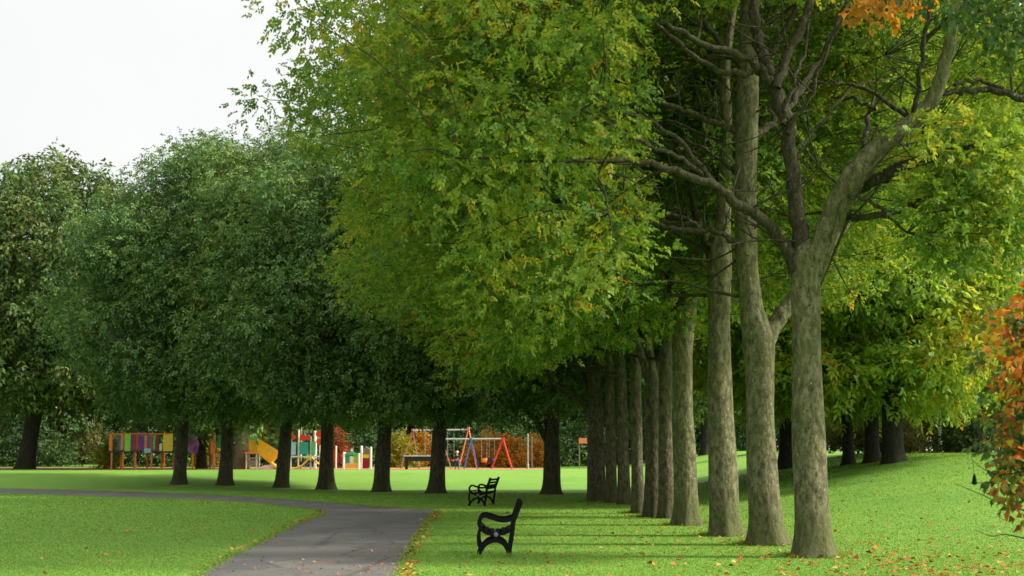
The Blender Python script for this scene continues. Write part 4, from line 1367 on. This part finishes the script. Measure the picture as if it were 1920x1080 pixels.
s1 = rootp('tall_swing', 822, 'tall swing with thin splayed legs and a long bar above the picnic table', 'swing', Y=93.2)
a_frame(s1, 770, 806, 748, 783, M['tile'], r=.036); a_frame(s1, 877, 803, 858, 893, M['salmon'], r=.04)
o = MB(); o.tube([(wx(770) - s1.location.x, 0, wz(807)), (wx(877) - s1.location.x, 0, wz(805))], .05, 8); o.build('cross_bar', M['grey'], s1)
for px in (800, 843):
    o = MB(); X_ = wx(px) - s1.location.x
    for dx in (-.2, .2):
        o.tube([(X_ + dx, 0, wz(806)), (X_ + dx, 0, .55)], .012, 5)
    c_ = o.build('chain', M['grey'], s1)
    o = MB(); o.box((X_, 0, .52), (.46, .2, .06), ch=.03); o.build('seat', M['red'], s1)
s2 = rootp('toddler_swing', 888, 'low swing with a grey bar, bright red legs at one end and blue middle legs', 'swing', Y=91.6)
a_frame(s2, 943, 823, 921, 960, M['red'], r=.055); a_frame(s2, 883, 824, 870, 896, M['blue'], r=.038); a_frame(s2, 829, 824, 818, 846, M['tile'], r=.034)
o = MB(); o.tube([(wx(829) - s2.location.x, 0, wz(823.5)), (wx(943) - s2.location.x, 0, wz(823))], .05, 8); o.build('cross_bar', M['grey'], s2)
for px in (908, 922):
    o = MB(); X_ = wx(px) - s2.location.x
    for dx in (-.16, .16):
        o.tube([(X_ + dx, 0, wz(824)), (X_ + dx, 0, .62)], .012, 5)
    o.build('chain', M['grey'], s2)
    o = MB(); o.lathe([(.17, 0), (.2, .1), (.19, .26), (.17, .26), (.16, .06)], (X_, 0, .4), 10); o.build('cradle_seat', M['orange' if px == 908 else 'dark'], s2)

# --- table
tb = rootp('picnic_table', 790, 'dark table with a pale flat top standing under the tall swing frame', 'table', Y=90.8)
X = lambda px: wx(px) - tb.location.x
o = MB(); o.box((X(794), 0, .80), (2.3, 1.2, .06), ch=.05); o.build('tabletop', M['stone'], tb)
o = MB(); o.box((X(794), 0, .62), (2.15, 1.05, .28), ch=.04); o.build('apron', M['dark'], tb)
for px in (764, 824):
    for yy in (-.4, .4):
        o = MB(); o.tube([(X(px), yy, 0), (X(px), yy, .5)], [.06, .05], 8); o.build('leg', M['dark'], tb)
# --- poles and sign
lp = empty('lamp_post', (wx(990), 92.6, ZP), 'slim pale green pole standing at the end of the swings', 'pole')
o = MB(); o.lathe([(.07, 0), (.07, .25), (.045, .32), (.04, 2.0), (.05, 2.02), (.05, 2.1), (.02, 2.16)], (0, 0, 0), 10); o.build('pole', M['palegreen'], lp)
wp = empty('timber_post', (wx(999), 95.5, float(hz(1.2, 95.5))), 'weathered timber post just behind the pale green pole', 'post')
o = MB(); o.box((0, 0, .95), (.10, .10, 1.9), ch=.015); o.lathe([(.06, 1.9), (.07, 1.92), (.02, 1.98)], (0, 0, 0), 8); o.build('post', M['wood'], wp)
rs_ = empty('notice_board', ((1092 - 960) / FPX * 96, 96, float(hz(4.5, 96))), 'small plain red board on a thin pale post before the hedge', 'sign')
o = MB(); o.tube([(-.22, 0.03, 0), (-.22, 0.03, 1.95)], .04, 8); o.build('post', M['wood'], rs_)
o = MB(); o.box((0, 0, 1.75), (.52, .035, .34), ch=.01); o.build('board', M['salmon'], rs_)

# --- house behind the trees
ho = empty('house', (-0.7, 128, float(hz(-.7, 128))), 'pale rendered house with a brownish roof glimpsed through the trees', 'house')
o = MB(); o.box((0, 0, 1.8), (9, 7, 3.6)); o.build('wall', M['stone'], ho)
o = MB(); o.prism([(-4.9, 3.6), (4.9, 3.6), (3.2, 5.6), (-3.2, 5.6)], -3.9, 3.9); rf = o.build('roof', M['tile'], ho)
o = MB(); o.box((2.2, 0, 6.0), (.7, .7, 1.2)); o.build('chimney', M['tile'], rf)
for x in (-2.8, 0.6, 3.0):
    o = MB(); o.box((x, -3.52, 2.0), (1.2, .08, 1.3)); wn = o.build('window', M['white'], ho)
    o = MB(); o.box((x, -3.57, 2.0), (1.0, .03, 1.1)); o.build('pane', M['glass'], wn)
o = MB(); o.box((-1.2, -3.53, 1.05), (.95, .07, 2.1)); o.build('door', M['maroon'], ho)


# ------------------------------------------------------------------ the child by the swings
def skin_body(name, m, verts, edges, parent, sub=2):
    me = bpy.data.meshes.new(name)
    me.from_pydata([v[:3] for v in verts], edges, [])
    me.materials.append(m)
    o = link(bpy.data.objects.new(name, me), parent)
    sk = o.modifiers.new('skin', 'SKIN')
    if not me.skin_vertices:
        me.attributes  # skin layer is made by the modifier's first use
    bm = bmesh.new(); bm.from_mesh(me)
    ly = bm.verts.layers.skin.verify()
    bm.verts.ensure_lookup_table()
    for i, v in enumerate(bm.verts):
        v[ly].radius = (verts[i][3], verts[i][3] if len(verts[i]) < 5 else verts[i][4])
        v[ly].use_root = (i == 0)
    bm.to_mesh(me); bm.free()
    s = o.modifiers.new('sub', 'SUBSURF'); s.levels = sub; s.render_levels = sub
    sk.use_smooth_shade = True
    return o


M['skin'] = paint('skin', (0.55, 0.33, 0.24), .6, 0, .1)
M['blond'] = paint('blond_hair', (0.60, 0.46, 0.26), .6, 0, .3, 30)
M['jacket'] = paint('dark_jacket', (0.018, 0.02, 0.026), .8, 0, .3)
M['jeans'] = paint('jeans', (0.035, 0.06, 0.17), .8, 0, .3)
M['shoe'] = paint('shoe', (0.10, 0.02, 0.02), .6, 0, .2)


def child():
    root = empty('person', (wx(858), 90.6, ZP), 'small fair-haired child in dark jacket and blue jeans stepping beside the swings', 'person', rz=R(-25))
    B = [(0, 0, .53, .085), (0, 0, .66, .085), (0, 0, .78, .095), (0, .0, .86, .042), (0, -.01, .92, .045), (0, -.015, 1.0, .075), (0, -.015, 1.06, .062),   # spine, neck, head
         (-.06, 0, .50, .065), (-.075, -.06, .29, .045), (-.08, -.02, .06, .032), (-.085, -.10, .025, .028),
         (.06, 0, .50, .065), (.08, .05, .29, .045), (.085, .10, .06, .032), (.09, .03, .025, .028),
         (-.125, 0, .80, .042), (-.17, -.02, .65, .033), (-.165, -.12, .54, .025), (-.163, -.15, .515, .02),
         (.125, 0, .80, .042), (.18, .03, .66, .033), (.19, -.04, .53, .025), (.19, -.06, .505, .02),
         (0, -.088, .985, .012)]
    E = [(0, 1), (1, 2), (2, 3), (3, 4), (4, 5), (5, 6), (0, 7), (7, 8), (8, 9), (9, 10), (0, 11), (11, 12), (12, 13), (13, 14), (2, 15), (15, 16), (16, 17), (17, 18), (2, 19), (19, 20), (20, 21), (21, 22), (5, 23)]
    # five fingers on each hand
    for hb, (hx, hy, hz_) in ((18, (-.163, -.15, .515)), (22, (.19, -.06, .505))):
        for f in range(5):
            a = (f - 2) * .011
            ln = (.022, .034, .038, .034, .027)[f]
            i = len(B)
            B.append((hx + a * (1.6 if f == 0 else 1), hy - .012 - ln * .5, hz_ - .012 - ln * .35, .0055))
            B.append((hx + a * 1.1, hy - .016 - ln * .8, hz_ - .02 - ln * .8, .0045))
            E += [(hb, i), (i, i + 1)]
    skin_body('body', M['skin'], B, E, root, 1)
    J = [(0, 0, .60, .105), (0, 0, .70, .105), (0, 0, .80, .108), (0, 0, .85, .06), (-.13, 0, .80, .054), (-.172, -.02, .65, .044), (-.168, -.10, .56, .036), (.13, 0, .80, .054), (.182, .03, .66, .044), (.19, -.03, .55, .036)]
    skin_body('jacket', M['jacket'], J, [(0, 1), (1, 2), (2, 3), (2, 4), (4, 5), (5, 6), (2, 7), (7, 8), (8, 9)], root, 1)
    T = [(0, 0, .56, .098), (-.06, 0, .49, .078), (-.076, -.06, .29, .057), (-.08, -.025, .09, .046), (.06, 0, .49, .078), (.081, .05, .29, .057), (.085, .095, .09, .046)]
    skin_body('trousers', M['jeans'], T, [(0, 1), (1, 2), (2, 3), (0, 4), (4, 5), (5, 6)], root, 1)
    h = MB()
    h.lathe([(.03, -.10), (.078, -.075), (.092, -.02), (.092, .03), (.07, .07), (.03, .088)], (0, .012, 1.02), 14)
    h.build('hair', M['blond'], root, smooth=True)
    for x, y in ((-.085, -.06), (.09, .065)):
        s_ = MB(); s_.box((x, y, .03), (.065, .16, .06), ch=.025); s_.build('shoe', M['shoe'], root)
    e = MB()
    for x in (-.026, .026):
        e.lathe([(.004, -.007), (.008, 0), (.004, .007)], (x, -.085, 1.0), 8)
    e.build('eyes', M['dark'], root)


child()

# ================================================================== LIGHT
AZ, EL = 93.0, 36.0
wd = bpy.data.worlds.new('World'); SC.world = wd
wd.use_nodes = True
nt = wd.node_tree; nt.nodes.clear()
out = nt.nodes.new('ShaderNodeOutputWorld')
bg = nt.nodes.new('ShaderNodeBackground')
sky = nt.nodes.new('ShaderNodeTexSky'); sky.sky_type = 'NISHITA'; sky.sun_disc = False
sky.sun_elevation = R(EL); sky.sun_rotation = R(AZ); sky.dust_density = 3.0; sky.air_density = 1.0
tc = nt.nodes.new('ShaderNodeTexCoord')
cl = N(nt, 'ShaderNodeTexNoise', Scale=1.6, Detail=6.0, Roughness=.55)
nt.links.new(tc.outputs['Generated'], cl.inputs['Vector'])
cloud = ramp(nt, cl.outputs['Fac'], [(0.3, (0.90, 0.91, 0.91)), (0.6, (1.0, 1.0, 0.985))])
vd = nt.nodes.new('ShaderNodeVectorMath'); vd.operation = 'DOT_PRODUCT'
nt.links.new(tc.outputs['Generated'], vd.inputs[0])
vd.inputs[1].default_value = (math.sin(R(AZ)) * math.cos(R(EL)), math.cos(R(AZ)) * math.cos(R(EL)), math.sin(R(EL)))
glow = ramp(nt, math_n(nt, 'ADD', math_n(nt, 'MULTIPLY', vd.outputs['Value'], 0.5), 0.5), [(0.22, (0.300, 0.302, 0.297)), (0.5, (0.365, 0.366, 0.360)), (0.64, (0.66, 0.66, 0.65)), (1.0, (1.0, 0.98, 0.94))])
cloud = mixc(nt, 1.0, cloud, glow, 'MULTIPLY')
cloud = mixc(nt, 1.0, cloud, (18.5, 18.5, 18.3), 'MULTIPLY')
nt.links.new(mixc(nt, 0.86, sky.outputs[0], cloud), bg.inputs[0])
bg.inputs[1].default_value = 0.10
nt.links.new(bg.outputs[0], out.inputs[0])

sd = bpy.data.lights.new('sun', 'SUN')
sd.energy = 5.0; sd.angle = R(5); sd.color = (1.0, 0.93, 0.80)
so = bpy.data.objects.new('sun', sd); COL.objects.link(so)
dirv = Vector((math.sin(R(AZ)) * math.cos(R(EL)), math.cos(R(AZ)) * math.cos(R(EL)), math.sin(R(EL))))
so.rotation_euler = dirv.to_track_quat('Z', 'Y').to_euler()
so.location = (20, -10, 30)

SC.view_settings.view_transform = 'Standard'
SC.view_settings.look = 'None'
SC.view_settings.gamma = 1
SC.view_settings.exposure = 0.72
cy = SC.cycles
cy.max_bounces = 6; cy.diffuse_bounces = 3; cy.transmission_bounces = 4; cy.glossy_bounces = 2
cy.transparent_max_bounces = 4
cy.caustics_reflective = False; cy.caustics_refractive = False
cy.filter_width = 1.6
cy.sample_clamp_indirect = 6
try:
    cy.use_denoising = True
    cy.denoiser = 'OPENIMAGEDENOISE'
except Exception:
    pass
